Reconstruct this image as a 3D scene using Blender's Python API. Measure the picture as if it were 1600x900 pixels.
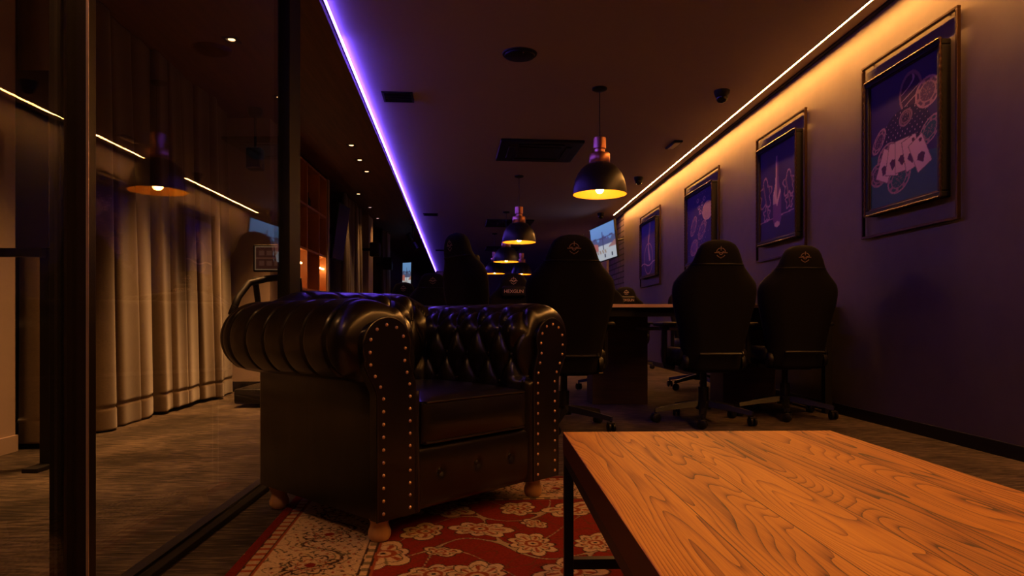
import bpy, bmesh, math, random
import numpy as np
from mathutils import Vector, Matrix
PI = math.pi
for o in list(bpy.data.objects): bpy.data.objects.remove(o)
C = bpy.context.scene
COL = C.collection
random.seed(4)

# ------------------------------------------------------------------ camera
F_PX, EYE, YAW, HOR = 1067.0, 0.68, math.atan(43/1067.0), 503.0
cam_d = bpy.data.cameras.new('camera'); cam = bpy.data.objects.new('camera', cam_d); COL.objects.link(cam)
cam.location = (0, 0, EYE); cam.rotation_euler = (PI/2, 0, -YAW)
cam_d.sensor_width = 36; cam_d.lens = F_PX/1600*36; cam_d.shift_y = (HOR-450)/1600
cam_d.clip_start = 0.02; cam_d.clip_end = 100
C.camera = cam

def ray(px, py):
    a = (px-800)/F_PX; b = (HOR-py)/F_PX
    return Vector((math.sin(YAW)+a*math.cos(YAW), math.cos(YAW)-a*math.sin(YAW), b))
def on_z(px, py, z):
    r = ray(px, py); return Vector((0, 0, EYE)) + r*((z-EYE)/r.z)
def on_x(px, py, x):
    r = ray(px, py); return Vector((0, 0, EYE)) + r*(x/r.x)
def on_y(px, py, y):
    r = ray(px, py); return Vector((0, 0, EYE)) + r*(y/r.y)

# ------------------------------------------------------------------ view, world
C.view_settings.view_transform = 'Standard'; C.view_settings.look = 'None'
C.view_settings.exposure = 0.0; C.view_settings.gamma = 1.0; C.view_settings.use_curve_mapping = False
C.cycles.use_denoising = True
C.cycles.sample_clamp_indirect = 4.0
W = bpy.data.worlds.new('world'); C.world = W; W.use_nodes = True
W.node_tree.nodes['Background'].inputs[0].default_value = (0.02, 0.015, 0.03, 1)
W.node_tree.nodes['Background'].inputs[1].default_value = 0.05

# light levels, all in one place
AMBER = 520.0; AMBER_C = (1.0, 0.385, 0.08)
VIOLET = 19.0; VIOLET_FAR = 42.0; VIOLET_C = (0.17, 0.08, 1.0)
BULB = 100.0; BULB_C = (1.0, 0.45, 0.12)
TABLE_SPOT = 72.0; CORRIDOR = 270.0
SPOT_C = (1.0, 0.44, 0.13)

# ------------------------------------------------------------------ materials
MATS = {}
def mat(name, col, rough=0.6, metal=0.0, bump=0.0, bscale=60, var=0.0, coat=0.0, spec=0.5, emit=None, es=0.0, sheen=0.0):
    if name in MATS: return MATS[name]
    m = bpy.data.materials.new(name); m.use_nodes = True; nt = m.node_tree
    b = nt.nodes['Principled BSDF']
    b.inputs['Base Color'].default_value = (*col, 1); b.inputs['Roughness'].default_value = rough
    b.inputs['Metallic'].default_value = metal; b.inputs['Coat Weight'].default_value = coat
    b.inputs['Coat Roughness'].default_value = 0.15
    b.inputs['Specular IOR Level'].default_value = spec
    if sheen: b.inputs['Sheen Weight'].default_value = sheen; b.inputs['Sheen Roughness'].default_value = 0.4
    if emit: b.inputs['Emission Color'].default_value = (*emit, 1); b.inputs['Emission Strength'].default_value = es
    tc = nt.nodes.new('ShaderNodeTexCoord'); n = nt.nodes.new('ShaderNodeTexNoise')
    n.inputs['Scale'].default_value = bscale; n.inputs['Detail'].default_value = 4
    nt.links.new(tc.outputs['Object'], n.inputs['Vector'])
    if var:
        mx = nt.nodes.new('ShaderNodeMix'); mx.data_type = 'RGBA'
        mx.inputs['A'].default_value = (*[c*(1-var) for c in col], 1); mx.inputs['B'].default_value = (*[min(1, c*(1+var)) for c in col], 1)
        nt.links.new(n.outputs['Fac'], mx.inputs['Factor']); nt.links.new(mx.outputs['Result'], b.inputs['Base Color'])
    if bump:
        bp = nt.nodes.new('ShaderNodeBump'); bp.inputs['Strength'].default_value = bump; bp.inputs['Distance'].default_value = 0.004
        nt.links.new(n.outputs['Fac'], bp.inputs['Height']); nt.links.new(bp.outputs['Normal'], b.inputs['Normal'])
    MATS[name] = m; return m

def mnode(nt, op, a, b=None, c=None):
    n = nt.nodes.new('ShaderNodeMath'); n.operation = op
    for i, v in enumerate((a, b, c)):
        if v is None: continue
        if isinstance(v, (int, float)): n.inputs[i].default_value = v
        else: nt.links.new(v, n.inputs[i])
    return n.outputs[0]
def ramp(nt, fac, stops):
    r = nt.nodes.new('ShaderNodeValToRGB'); e = r.color_ramp.elements
    e[0].position, e[0].color = stops[0][0], (*stops[0][1], 1)
    e[1].position, e[1].color = stops[-1][0], (*stops[-1][1], 1)
    for p, c in stops[1:-1]:
        x = e.new(p); x.color = (*c, 1)
    nt.links.new(fac, r.inputs[0]); return r.outputs[0]
def base(name, rough=0.6):
    m = bpy.data.materials.new(name); m.use_nodes = True; nt = m.node_tree
    b = nt.nodes['Principled BSDF']; b.inputs['Roughness'].default_value = rough
    tc = nt.nodes.new('ShaderNodeTexCoord'); MATS[name] = m
    return m, nt, b, tc
def mapping(nt, vec, scale=(1, 1, 1), rot=(0, 0, 0), loc=(0, 0, 0)):
    mp = nt.nodes.new('ShaderNodeMapping'); nt.links.new(vec, mp.inputs[0])
    mp.inputs['Scale'].default_value = scale; mp.inputs['Rotation'].default_value = rot; mp.inputs['Location'].default_value = loc
    return mp.outputs[0]
def noise(nt, vec, scale, detail=3, rough=0.5, dist=0.0):
    n = nt.nodes.new('ShaderNodeTexNoise'); nt.links.new(vec, n.inputs['Vector'])
    n.inputs['Scale'].default_value = scale; n.inputs['Detail'].default_value = detail
    n.inputs['Roughness'].default_value = rough; n.inputs['Distortion'].default_value = dist
    return n.outputs['Fac']
def bumpn(nt, b, h, strength, dist=0.003):
    bp = nt.nodes.new('ShaderNodeBump'); bp.inputs['Strength'].default_value = strength; bp.inputs['Distance'].default_value = dist
    nt.links.new(h, bp.inputs['Height']); nt.links.new(bp.outputs['Normal'], b.inputs['Normal'])

def wood_table():
    # planks run along local y; each plank has its own cathedral grain
    m, nt, b, tc = base('oiled_plank_wood', 0.45); b.inputs['Specular IOR Level'].default_value = 0.22
    sep = nt.nodes.new('ShaderNodeSeparateXYZ'); nt.links.new(tc.outputs['Object'], sep.inputs[0])
    x, y = sep.outputs[0], sep.outputs[1]
    pw = 0.114
    pl = mnode(nt, 'FLOOR', mnode(nt, 'DIVIDE', x, pw))
    rnd = nt.nodes.new('ShaderNodeTexWhiteNoise'); rnd.noise_dimensions = '1D'; nt.links.new(pl, rnd.inputs['W'])
    r = rnd.outputs['Value']
    comb = nt.nodes.new('ShaderNodeCombineXYZ')
    nt.links.new(mnode(nt, 'MULTIPLY', x, 6.0), comb.inputs[0])
    nt.links.new(mnode(nt, 'MULTIPLY_ADD', y, 0.55, mnode(nt, 'MULTIPLY', r, 40)), comb.inputs[1])
    nt.links.new(mnode(nt, 'MULTIPLY', r, 17), comb.inputs[2])
    n1 = noise(nt, comb.outputs[0], 1.25, 2, 0.45, 0.25)
    # knots: soft bumps that bend the rings
    vor = nt.nodes.new('ShaderNodeTexVoronoi'); vor.feature = 'F1'
    vor.inputs['Scale'].default_value = 1.0
    v2 = mapping(nt, tc.outputs['Object'], (3.2, 1.3, 1), loc=(0.35, 0.2, 0)); nt.links.new(v2, vor.inputs['Vector'])
    kd = vor.outputs['Distance']
    kn = mnode(nt, 'POWER', 2.718, mnode(nt, 'MULTIPLY', mnode(nt, 'MULTIPLY', kd, kd), -60))
    val = mnode(nt, 'ADD', mnode(nt, 'MULTIPLY', n1, 36), mnode(nt, 'MULTIPLY', kn, 4.5))
    ring = mnode(nt, 'FRACT', val)
    ring = mnode(nt, 'POWER', ring, 4.5)
    fine = noise(nt, mapping(nt, tc.outputs['Object'], (330, 7, 1)), 1.0, 4, 0.7)
    brd = noise(nt, mapping(nt, tc.outputs['Object'], (14, 2.0, 1)), 1.0, 3)
    f = mnode(nt, 'ADD', mnode(nt, 'MULTIPLY', ring, 0.36), mnode(nt, 'MULTIPLY', fine, 0.55))
    f = mnode(nt, 'ADD', f, mnode(nt, 'MULTIPLY', brd, 0.62))
    f = mnode(nt, 'ADD', f, mnode(nt, 'MULTIPLY', r, 0.16))
    core = mnode(nt, 'POWER', 2.718, mnode(nt, 'MULTIPLY', mnode(nt, 'MULTIPLY', kd, kd), -1500))
    f = mnode(nt, 'ADD', f, mnode(nt, 'MULTIPLY', core, 0.7))
    ex = mnode(nt, 'ABSOLUTE', mnode(nt, 'SUBTRACT', mnode(nt, 'FRACT', mnode(nt, 'DIVIDE', x, pw)), 0.5))
    gap = mnode(nt, 'GREATER_THAN', ex, 0.492)
    f = mnode(nt, 'ADD', f, mnode(nt, 'MULTIPLY', gap, 0.5))
    c = ramp(nt, f, [(0.42, (0.66, 0.31, 0.035)), (0.68, (0.46, 0.185, 0.018)), (0.92, (0.23, 0.068, 0.008)), (1.0, (0.07, 0.022, 0.006)), ])
    nt.links.new(c, b.inputs['Base Color'])
    bumpn(nt, b, mnode(nt, 'MULTIPLY', f, -1), 0.5, 0.0012)
    return m
def wood_plain(name, c1, c2, scale=(2, 30, 30), rough=0.5):
    m, nt, b, tc = base(name, rough)
    n = noise(nt, mapping(nt, tc.outputs['Object'], scale), 1.0, 4, 0.6, 0.6)
    nt.links.new(ramp(nt, n, [(0.3, c1), (0.7, c2)]), b.inputs['Base Color'])
    return m
def carpet():
    m, nt, b, tc = base('carpet_tiles', 0.95)
    b.inputs['Specular IOR Level'].default_value = 0.15
    o = tc.outputs['Object']
    sep = nt.nodes.new('ShaderNodeSeparateXYZ'); nt.links.new(mapping(nt, o, (2, 2, 1), rot=(0, 0, 0.05)), sep.inputs[0])
    ix = mnode(nt, 'FLOOR', sep.outputs[0]); iy = mnode(nt, 'FLOOR', sep.outputs[1])
    par = mnode(nt, 'PINGPONG', mnode(nt, 'ADD', ix, iy), 1)
    a = noise(nt, mapping(nt, o, (9, 75, 1), rot=(0, 0, 0.6)), 1.0, 3, 0.6, 0.5)
    c = noise(nt, mapping(nt, o, (9, 75, 1), rot=(0, 0, -0.35)), 1.0, 3, 0.6, 0.5)
    mx = nt.nodes.new('ShaderNodeMix'); nt.links.new(par, mx.inputs[0]); nt.links.new(a, mx.inputs[2]); nt.links.new(c, mx.inputs[3])
    st = mx.outputs[0]
    big = noise(nt, o, 2.2, 4, 0.6)
    f = mnode(nt, 'ADD', mnode(nt, 'MULTIPLY', st, 0.65), mnode(nt, 'MULTIPLY', big, 0.45))
    f = mnode(nt, 'ADD', f, mnode(nt, 'MULTIPLY', noise(nt, o, 420, 2), 0.15))
    nt.links.new(ramp(nt, f, [(0.42, (0.010, 0.008, 0.007)), (0.6, (0.042, 0.032, 0.023)), (0.78, (0.14, 0.105, 0.075))]), b.inputs['Base Color'])
    bumpn(nt, b, f, 0.9, 0.006)
    return m
def glass():
    m = bpy.data.materials.new('clear_glass'); m.use_nodes = True; nt = m.node_tree; nt.nodes.clear()
    out = nt.nodes.new('ShaderNodeOutputMaterial'); tr = nt.nodes.new('ShaderNodeBsdfTransparent'); gl = nt.nodes.new('ShaderNodeBsdfGlossy')
    tr.inputs[0].default_value = (0.985, 0.985, 0.985, 1); gl.inputs['Roughness'].default_value = 0.0
    g = nt.nodes.new('ShaderNodeNewGeometry'); d = nt.nodes.new('ShaderNodeVectorMath'); d.operation = 'DOT_PRODUCT'
    nt.links.new(g.outputs['Normal'], d.inputs[0]); nt.links.new(g.outputs['Incoming'], d.inputs[1])
    ab = mnode(nt, 'SUBTRACT', 1.0, mnode(nt, 'ABSOLUTE', d.outputs['Value']))
    fr = mnode(nt, 'MULTIPLY_ADD', mnode(nt, 'POWER', ab, 5), 0.96, 0.04)
    mx = nt.nodes.new('ShaderNodeMixShader'); nt.links.new(fr, mx.inputs[0]); nt.links.new(tr.outputs[0], mx.inputs[1]); nt.links.new(gl.outputs[0], mx.inputs[2])
    nt.links.new(mx.outputs[0], out.inputs[0]); MATS['clear_glass'] = m; return m
def glow(name, col, s):
    m = bpy.data.materials.new(name); m.use_nodes = True; nt = m.node_tree; nt.nodes.clear()
    out = nt.nodes.new('ShaderNodeOutputMaterial'); e = nt.nodes.new('ShaderNodeEmission')
    e.inputs[0].default_value = (*col, 1); e.inputs[1].default_value = s
    nt.links.new(e.outputs[0], out.inputs[0]); MATS[name] = m; return m
def colour_attr(name, rough=0.7, emit=0.0, spec=0.3, bump=0):
    m, nt, b, tc = base(name, rough)
    a = nt.nodes.new('ShaderNodeAttribute'); a.attribute_name = 'Col'
    b.inputs['Specular IOR Level'].default_value = spec
    if emit:
        b.inputs['Base Color'].default_value = (0.01, 0.01, 0.01, 1)
        nt.links.new(a.outputs['Color'], b.inputs['Emission Color']); b.inputs['Emission Strength'].default_value = emit
    else:
        nt.links.new(a.outputs['Color'], b.inputs['Base Color'])
    if bump: bumpn(nt, b, noise(nt, tc.outputs['Object'], 700, 2), bump, 0.003)
    return m
def leather():
    m, nt, b, tc = base('black_leather', 0.3)
    o = tc.outputs['Object']
    n = noise(nt, o, 9, 4, 0.6)
    nt.links.new(ramp(nt, n, [(0.3, (0.004, 0.003, 0.0025)), (0.75, (0.011, 0.007, 0.005))]), b.inputs['Base Color'])
    rr = nt.nodes.new('ShaderNodeMapRange'); nt.links.new(noise(nt, o, 14, 4), rr.inputs[0])
    rr.inputs[3].default_value = 0.26; rr.inputs[4].default_value = 0.36
    nt.links.new(rr.outputs[0], b.inputs['Roughness'])
    vor = nt.nodes.new('ShaderNodeTexVoronoi'); vor.inputs['Scale'].default_value = 420; nt.links.new(o, vor.inputs['Vector'])
    h = mnode(nt, 'ADD', mnode(nt, 'MULTIPLY', vor.outputs['Distance'], 0.04), mnode(nt, 'MULTIPLY', noise(nt, mapping(nt, o, (1, 1, 0.35)), 11, 2, 0.4, 0.6), 1.0))
    bumpn(nt, b, h, 0.22, 0.006)
    b.inputs['Specular IOR Level'].default_value = 0.4
    b.inputs['Coat Weight'].default_value = 0.35; b.inputs['Coat Roughness'].default_value = 0.16
    return m
def brick():
    m, nt, b, tc = base('dark_brick', 0.8)
    br = nt.nodes.new('ShaderNodeTexBrick'); nt.links.new(mapping(nt, tc.outputs['Object'], (1, 1, 1), rot=(PI/2, 0, PI/2)), br.inputs['Vector'])
    sep = nt.nodes.new('ShaderNodeSeparateXYZ'); nt.links.new(tc.outputs['Object'], sep.inputs[0])
    cb = nt.nodes.new('ShaderNodeCombineXYZ'); nt.links.new(sep.outputs[1], cb.inputs[0]); nt.links.new(sep.outputs[2], cb.inputs[1])
    nt.links.new(cb.outputs[0], br.inputs['Vector'])
    br.inputs['Color1'].default_value = (0.16, 0.12, 0.13, 1); br.inputs['Color2'].default_value = (0.10, 0.08, 0.09, 1); br.inputs['Mortar'].default_value = (0.015, 0.012, 0.012, 1)
    br.inputs['Scale'].default_value = 1.0; br.inputs['Brick Width'].default_value = 0.42; br.inputs['Row Height'].default_value = 0.11; br.inputs['Mortar Size'].default_value = 0.014
    nt.links.new(br.outputs['Color'], b.inputs['Base Color']); bumpn(nt, b, br.outputs['Fac'], -0.8, 0.01)
    return m
def curtain_mat():
    m, nt, b, tc = base('taupe_curtain', 0.9)
    b.inputs['Sheen Weight'].default_value = 0.3; b.inputs['Specular IOR Level'].default_value = 0.1
    n = noise(nt, mapping(nt, tc.outputs['Object'], (60, 60, 220)), 1.0, 3, 0.6)
    n2 = noise(nt, tc.outputs['Object'], 3, 3)
    nt.links.new(ramp(nt, mnode(nt, 'ADD', mnode(nt, 'MULTIPLY', n, 0.5), mnode(nt, 'MULTIPLY', n2, 0.5)), [(0.3, (0.08, 0.052, 0.029)), (0.7, (0.125, 0.083, 0.048))]), b.inputs['Base Color'])
    bumpn(nt, b, n, 0.3, 0.002)
    return m

M_WALL = mat('dark_wall_paint', (0.135, 0.112, 0.088), 0.5, bump=0.25, bscale=7, var=0.18)
M_CEIL = mat('dark_ceiling_paint', (0.44, 0.36, 0.38), 0.75, bump=0.1, bscale=30, var=0.04)
M_WOODCEIL = wood_plain('wood_ceiling_panel', (0.10, 0.035, 0.014), (0.17, 0.06, 0.022), (30, 1.5, 1), 0.6)
M_PALE = mat('pale_wall_paint', (0.38, 0.29, 0.235), 0.8, bump=0.1, bscale=60, var=0.05)
M_BLACK = mat('black_powder_coat', (0.008, 0.007, 0.007), 0.45, bump=0.1, bscale=300, spec=0.3)
M_BRONZE = mat('brushed_bronze_frame', (0.022, 0.014, 0.010), 0.35, metal=0.4, bump=0.1, bscale=200)
M_MOULD = mat('dark_bronze_moulding', (0.06, 0.03, 0.014), 0.35, metal=0.8, bump=0.1, bscale=200)
M_SHADE = mat('black_satin_shade', (0.012, 0.010, 0.012), 0.38, bump=0.05, bscale=200)
M_GOLD = mat('gold_shade_lining', (0.75, 0.38, 0.025), 0.55, var=0.05, bump=0.05, bscale=60)
M_COPPER = mat('brushed_copper', (0.75, 0.36, 0.22), 0.28, metal=1.0, bump=0.15, bscale=200)
M_BRASS = mat('brass_nail', (0.85, 0.55, 0.30), 0.42, metal=0.8, bump=0.05, bscale=100)
M_FABRIC = mat('black_chair_fabric', (0.006, 0.005, 0.005), 0.8, bump=0.3, bscale=500, var=0.15, spec=0.15)
M_CHLEATH = mat('black_chair_vinyl', (0.006, 0.005, 0.005), 0.5, bump=0.15, bscale=300, spec=0.25)
M_PLAST = mat('black_plastic', (0.008, 0.007, 0.007), 0.42, bump=0.1, bscale=200, spec=0.35)
M_CHROME = mat('dark_chrome', (0.25, 0.22, 0.2), 0.2, metal=1.0, bump=0.05, bscale=50)
M_LEG = wood_plain('turned_beech_leg', (0.42, 0.23, 0.09), (0.55, 0.32, 0.14), (20, 20, 3), 0.4)
M_EMB = mat('embroidered_thread', (0.32, 0.20, 0.14), 0.6, bump=0.1, bscale=300)
M_EMBW = mat('pale_thread', (0.75, 0.55, 0.42), 0.6, bump=0.1, bscale=300)
M_SHELF = wood_plain('orange_shelf_wood', (0.50, 0.20, 0.06), (0.65, 0.29, 0.09), (2, 40, 2), 0.45)
M_DARKWOOD = wood_plain('dark_desk_wood', (0.05, 0.03, 0.02), (0.09, 0.05, 0.03), (3, 30, 30), 0.4)
M_DESKTOP = wood_plain('oak_desk_edge', (0.75, 0.48, 0.28), (0.85, 0.56, 0.34), (2, 30, 30), 0.5)
M_TOP = wood_table(); M_CARPET = carpet(); M_GLASS = glass(); M_LEATHER = leather(); M_BRICK = brick(); M_CURTAIN = curtain_mat()
M_RUG = colour_attr('woven_rug', 0.95, bump=0.8, spec=0.05)
M_PRINT = colour_attr('printed_canvas', 0.45, spec=0.4)
M_SCREEN = colour_attr('lit_screen', 0.3, emit=0.62)
M_AMBER = glow('amber_led', AMBER_C, AMBER); M_VIOLET = glow('violet_led', VIOLET_C, VIOLET); M_VIOLET_FAR = glow('violet_led_bright', VIOLET_C, VIOLET_FAR)
M_BULB = glow('warm_bulb', BULB_C, BULB); M_SPOT = glow('downlight_glow', (1.0, 0.55, 0.24), 5.0); M_SPOTDIM = glow('small_downlight_glow', (0.9, 0.5, 0.45), 2.0)
M_SHELFLED = glow('shelf_led', (1.0, 0.50, 0.2), 24.0)

# ------------------------------------------------------------------ mesh helpers
def obj(name, bm, m, parent=None, smooth=False, keep=False):
    me = bpy.data.meshes.new(name)
    bmesh.ops.recalc_face_normals(bm, faces=bm.faces) if not keep else None
    bm.to_mesh(me); bm.free()
    for mm in (m if isinstance(m, (list, tuple)) else [m]): me.materials.append(mm)
    if smooth:
        me.polygons.foreach_set('use_smooth', [True]*len(me.polygons))
        if smooth != 'all':
            try: me.set_sharp_from_angle(angle=math.radians(smooth if smooth is not True else 40))
            except Exception: pass
    o = bpy.data.objects.new(name, me); COL.objects.link(o)
    if parent: o.parent = parent
    return o
def tag(o, label=None, cat=None, group=None, kind=None):
    if label: o['label'] = label
    if cat: o['category'] = cat
    if group: o['group'] = group
    if kind: o['kind'] = kind
    return o
def thing(name, label, cat, loc=(0, 0, 0), rz=0, group=None):
    o = bpy.data.objects.new(name, None); COL.objects.link(o); o.location = loc; o.rotation_euler = (0, 0, rz)
    o.empty_display_size = 0.1
    return tag(o, label, cat, group)
def struct(name, bm, m, smooth=False, parent=None):
    o = obj(name, bm, m, parent, smooth)
    if not parent: o['kind'] = 'structure'
    return o
def box(bm, c, s, rot=None, bev=0.0, seg=2, mi=0):
    r = bmesh.ops.create_cube(bm, size=1.0); vs = r['verts']
    bmesh.ops.scale(bm, vec=s, verts=vs)
    if bev > 0:
        es = list({e for v in vs for e in v.link_edges})
        rb = bmesh.ops.bevel(bm, geom=es, offset=bev, segments=seg, profile=0.5, affect='EDGES')
        vs = list({v for f in rb['faces'] for v in f.verts} | {v for v in vs if v.is_valid})
    if rot is not None: bmesh.ops.rotate(bm, cent=(0, 0, 0), matrix=rot if isinstance(rot, Matrix) else Matrix.Rotation(rot, 3, 'Z'), verts=vs)
    bmesh.ops.translate(bm, vec=c, verts=vs)
    if mi:
        for f in {f for v in vs for f in v.link_faces}: f.material_index = mi
    return vs
def bx(x0, x1, y0, y1, z0, z1, bev=0.0, bm=None):
    bm = bm or bmesh.new()
    box(bm, ((x0+x1)/2, (y0+y1)/2, (z0+z1)/2), (abs(x1-x0), abs(y1-y0), abs(z1-z0)), bev=bev); return bm
def tube(bm, pts, r, seg=10, caps=True):
    pts = [Vector(p) for p in pts]; n = len(pts); rs = r if isinstance(r, (list, tuple)) else [r]*n
    rings = []; prev = None
    for i, p in enumerate(pts):
        d = (pts[min(i+1, n-1)] - pts[max(i-1, 0)]).normalized()
        if prev is None:
            a = Vector((0, 0, 1)) if abs(d.z) < 0.9 else Vector((1, 0, 0)); u = d.cross(a).normalized()
        else:
            u = (prev - d*prev.dot(d)).normalized()
        prev = u; v = d.cross(u)
        rings.append([bm.verts.new(p + (u*math.cos(2*PI*k/seg) + v*math.sin(2*PI*k/seg))*rs[i]) for k in range(seg)])
    for a, b in zip(rings, rings[1:]):
        for k in range(seg): bm.faces.new((a[k], a[(k+1) % seg], b[(k+1) % seg], b[k]))
    if caps: bm.faces.new(rings[0][::-1]); bm.faces.new(rings[-1])
def lathe(bm, prof, c=(0, 0, 0), seg=32, close=True, mi=0, rotm=None):
    rings = []; c = Vector(c)
    def P(v): return c + (rotm @ Vector(v) if rotm is not None else Vector(v))
    for r, z in prof:
        if r < 1e-6: rings.append([bm.verts.new(P((0, 0, z)))])
        else: rings.append([bm.verts.new(P((r*math.cos(2*PI*k/seg), r*math.sin(2*PI*k/seg), z))) for k in range(seg)])
    for a, b in zip(rings, rings[1:]):
        for k in range(seg):
            q = (a[k % len(a)], a[(k+1) % len(a)], b[(k+1) % len(b)], b[k % len(b)])
            q = list(dict.fromkeys(q))
            if len(q) > 2:
                f = bm.faces.new(q); f.material_index = mi
def prism(bm, poly, f0, f1):
    # poly: 2-D points; f0/f1 map a 2-D point to 3-D at each end
    a = [bm.verts.new(f0(p)) for p in poly]; b = [bm.verts.new(f1(p)) for p in poly]; n = len(poly)
    bm.faces.new(a[::-1]); bm.faces.new(b)
    for i in range(n): bm.faces.new((a[i], a[(i+1) % n], b[(i+1) % n], b[i]))
def grid_mesh(name, fn, nu, nv, m, parent=None, cols=None, smooth=False):
    # fn(u arr, v arr)-> xyz arrays ; cols (nv*nu,3) linear
    u, v = np.meshgrid(np.linspace(0, 1, nu), np.linspace(0, 1, nv))
    co = np.stack(fn(u.ravel(), v.ravel()), 1)
    idx = np.arange(nu*nv).reshape(nv, nu)
    f = np.stack([idx[:-1, :-1].ravel(), idx[:-1, 1:].ravel(), idx[1:, 1:].ravel(), idx[1:, :-1].ravel()], 1)
    me = bpy.data.meshes.new(name); me.vertices.add(len(co)); me.vertices.foreach_set('co', co.ravel().astype('f'))
    me.loops.add(f.size); me.loops.foreach_set('vertex_index', f.ravel())
    me.polygons.add(len(f)); me.polygons.foreach_set('loop_start', np.arange(0, f.size, 4)); 
    me.update(calc_edges=True); me.validate()
    if cols is not None:
        at = me.color_attributes.new('Col', 'FLOAT_COLOR', 'POINT')
        at.data.foreach_set('color', np.concatenate([cols, np.ones((len(cols), 1))], 1).ravel().astype('f'))
    me.materials.append(m)
    if smooth: me.polygons.foreach_set('use_smooth', [True]*len(me.polygons))
    o = bpy.data.objects.new(name, me); COL.objects.link(o)
    if parent: o.parent = parent
    return o
def text_obj(name, s, size, m, parent, loc, rot, ext=0.001, width=1.0):
    cu = bpy.data.curves.new(name, 'FONT'); cu.body = s; cu.size = size; cu.extrude = ext; cu.align_x = 'CENTER'; cu.align_y = 'CENTER'; cu.space_character = width
    t = bpy.data.objects.new('tmp', cu); COL.objects.link(t)
    me = bpy.data.meshes.new_from_object(t.evaluated_get(bpy.context.evaluated_depsgraph_get()))
    bpy.data.objects.remove(t); me.name = name; me.materials.clear(); me.materials.append(m)
    o = bpy.data.objects.new(name, me); COL.objects.link(o); o.parent = parent; o.location = loc; o.rotation_euler = rot
    return o
def dup(root, loc=None, rz=None, label=None):
    def rec(o, par):
        c = o.copy(); COL.objects.link(c)
        if par: c.parent = par
        for ch in [x for x in bpy.data.objects if x.parent == o]: rec(ch, c)
        return c
    c = rec(root, None)
    if loc is not None: c.location = loc
    if rz is not None: c.rotation_euler = (0, 0, rz)
    if label: c['label'] = label
    return c

# ------------------------------------------------------------------ room shell
ZC, ZW, XR = 2.752, 2.665, 2.625
YB, YF = -2.6, 28.0
XL, XCUR = -2.16, -2.40
bm = bx(-3.4, 3.0, YB-0.2, YF+0.2, -0.1, 0.0); struct('floor', bm, M_CARPET)
# the violet strip's line (slightly off the wall direction)
pv0, pv1 = on_z(508, 0, ZC-0.024), on_z(681, 424, ZC-0.024)
dv = (pv1-pv0)/(pv1.y-pv0.y)
def vx(y): return pv0.x + dv.x*(y-pv0.y)
VE = pv1.y
bm = bmesh.new(); prism(bm, [(vx(YB), YB), (3.0, YB), (3.0, YF), (vx(YF), YF)], lambda p: (p[0], p[1], ZC), lambda p: (p[0], p[1], ZC+0.1)); struct('ceiling', bm, M_CEIL)
bm = bmesh.new(); prism(bm, [(-3.4, YB), (vx(YB)-0.012, YB), (vx(YF)-0.012, YF), (-3.4, YF)], lambda p: (p[0], p[1], ZW), lambda p: (p[0], p[1], ZC+0.1)); struct('ceiling_wood', bm, M_WOODCEIL)
struct('wall_right', bx(XR, XR+0.15, YB, 12.75, 0, ZC), M_WALL)
struct('wall_right_brick', bx(XR+0.03, XR+0.18, 12.75, 14.5, 0, ZC), M_BRICK)
struct('wall_right_far', bx(XR-0.02, XR+0.15, 14.5, YF, 0, ZC), M_PALE)
struct('wall_back', bx(-3.4, 3.0, YB-0.15, YB, 0, ZC), M_WALL)
struct('wall_far', bx(-3.4, 3.0, YF, YF+0.15, 0, ZC), mat('brown_end_wall', (0.16, 0.09, 0.055), 0.8, bump=0.1))
struct('wall_left_near', bx(-2.65, -2.47, YB, 3.70, 0, ZW), M_PALE)
struct('wall_left_behind_curtain', bx(-2.75, -2.62, 3.70, 6.85, 0, ZW), M_WALL)
struct('wall_left_pier', bx(-2.75, -2.09, 6.75, 7.55, 0, ZW), M_PALE)
struct('wall_left', bx(-2.75, -2.60, 7.55, YF, 0, ZW), M_WALL)
struct('baseboard_left', bx(-2.47, -2.455, YB, 3.70, 0, 0.085), M_PALE)
struct('baseboard_pier', bx(-2.62, -2.08, 6.735, 6.75, 0, 0.10), M_BLACK)
struct('baseboard_right', bx(XR-0.016, XR, YB, 12.75, 0, 0.075, 0.003), M_BLACK)
struct('trim_1', bx(XR-0.03, XR, YB, 12.75, ZC-0.014, ZC), M_BLACK)      # black strip standing in for the shaded gap along the wall
# amber strip
ax0, ax1 = on_z(1362, 0, ZC-0.001), on_z(959, 336, ZC-0.001)
da = (ax1-ax0)/(ax1.y-ax0.y)
t = thing('led_strip', 'straight amber light strip along the ceiling beside the framed pictures', 'light strip')
def strip(p, d, y0, y1, wx, wz, m, name, parent):
    bm = bmesh.new(); a = p + d*(y0-p.y); b = p + d*(y1-p.y)
    prism(bm, [(-wx/2, -wz/2), (wx/2, -wz/2), (wx/2, wz/2), (-wx/2, wz/2)], lambda q: (a.x+q[0], a.y, p.z+q[1]), lambda q: (b.x+q[0], b.y, p.z+q[1]))
    return obj(name, bm, m, parent)
strip(ax0, da, YB, ax1.y, 0.009, 0.003, M_AMBER, 'diffuser', t)
for sx in (-0.0085, 0.0085): strip(ax0+Vector((sx, 0, -0.001)), da, YB, ax1.y+0.01, 0.004, 0.006, M_BLACK, 'channel', t)
# violet strip on the step of the wood ceiling, facing right
t = thing('led_strip', 'violet light strip along the edge of the wooden ceiling', 'light strip')
strip(pv0, dv, YB, 5.0, 0.010, 0.020, M_VIOLET, 'diffuser', t); strip(pv0, dv, 5.0, VE, 0.010, 0.020, M_VIOLET_FAR, 'diffuser', t)
strip(pv0+Vector((-0.0075, 0, 0)), dv, YB, VE+0.01, 0.005, 0.034, M_BLACK, 'channel', t)

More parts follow.
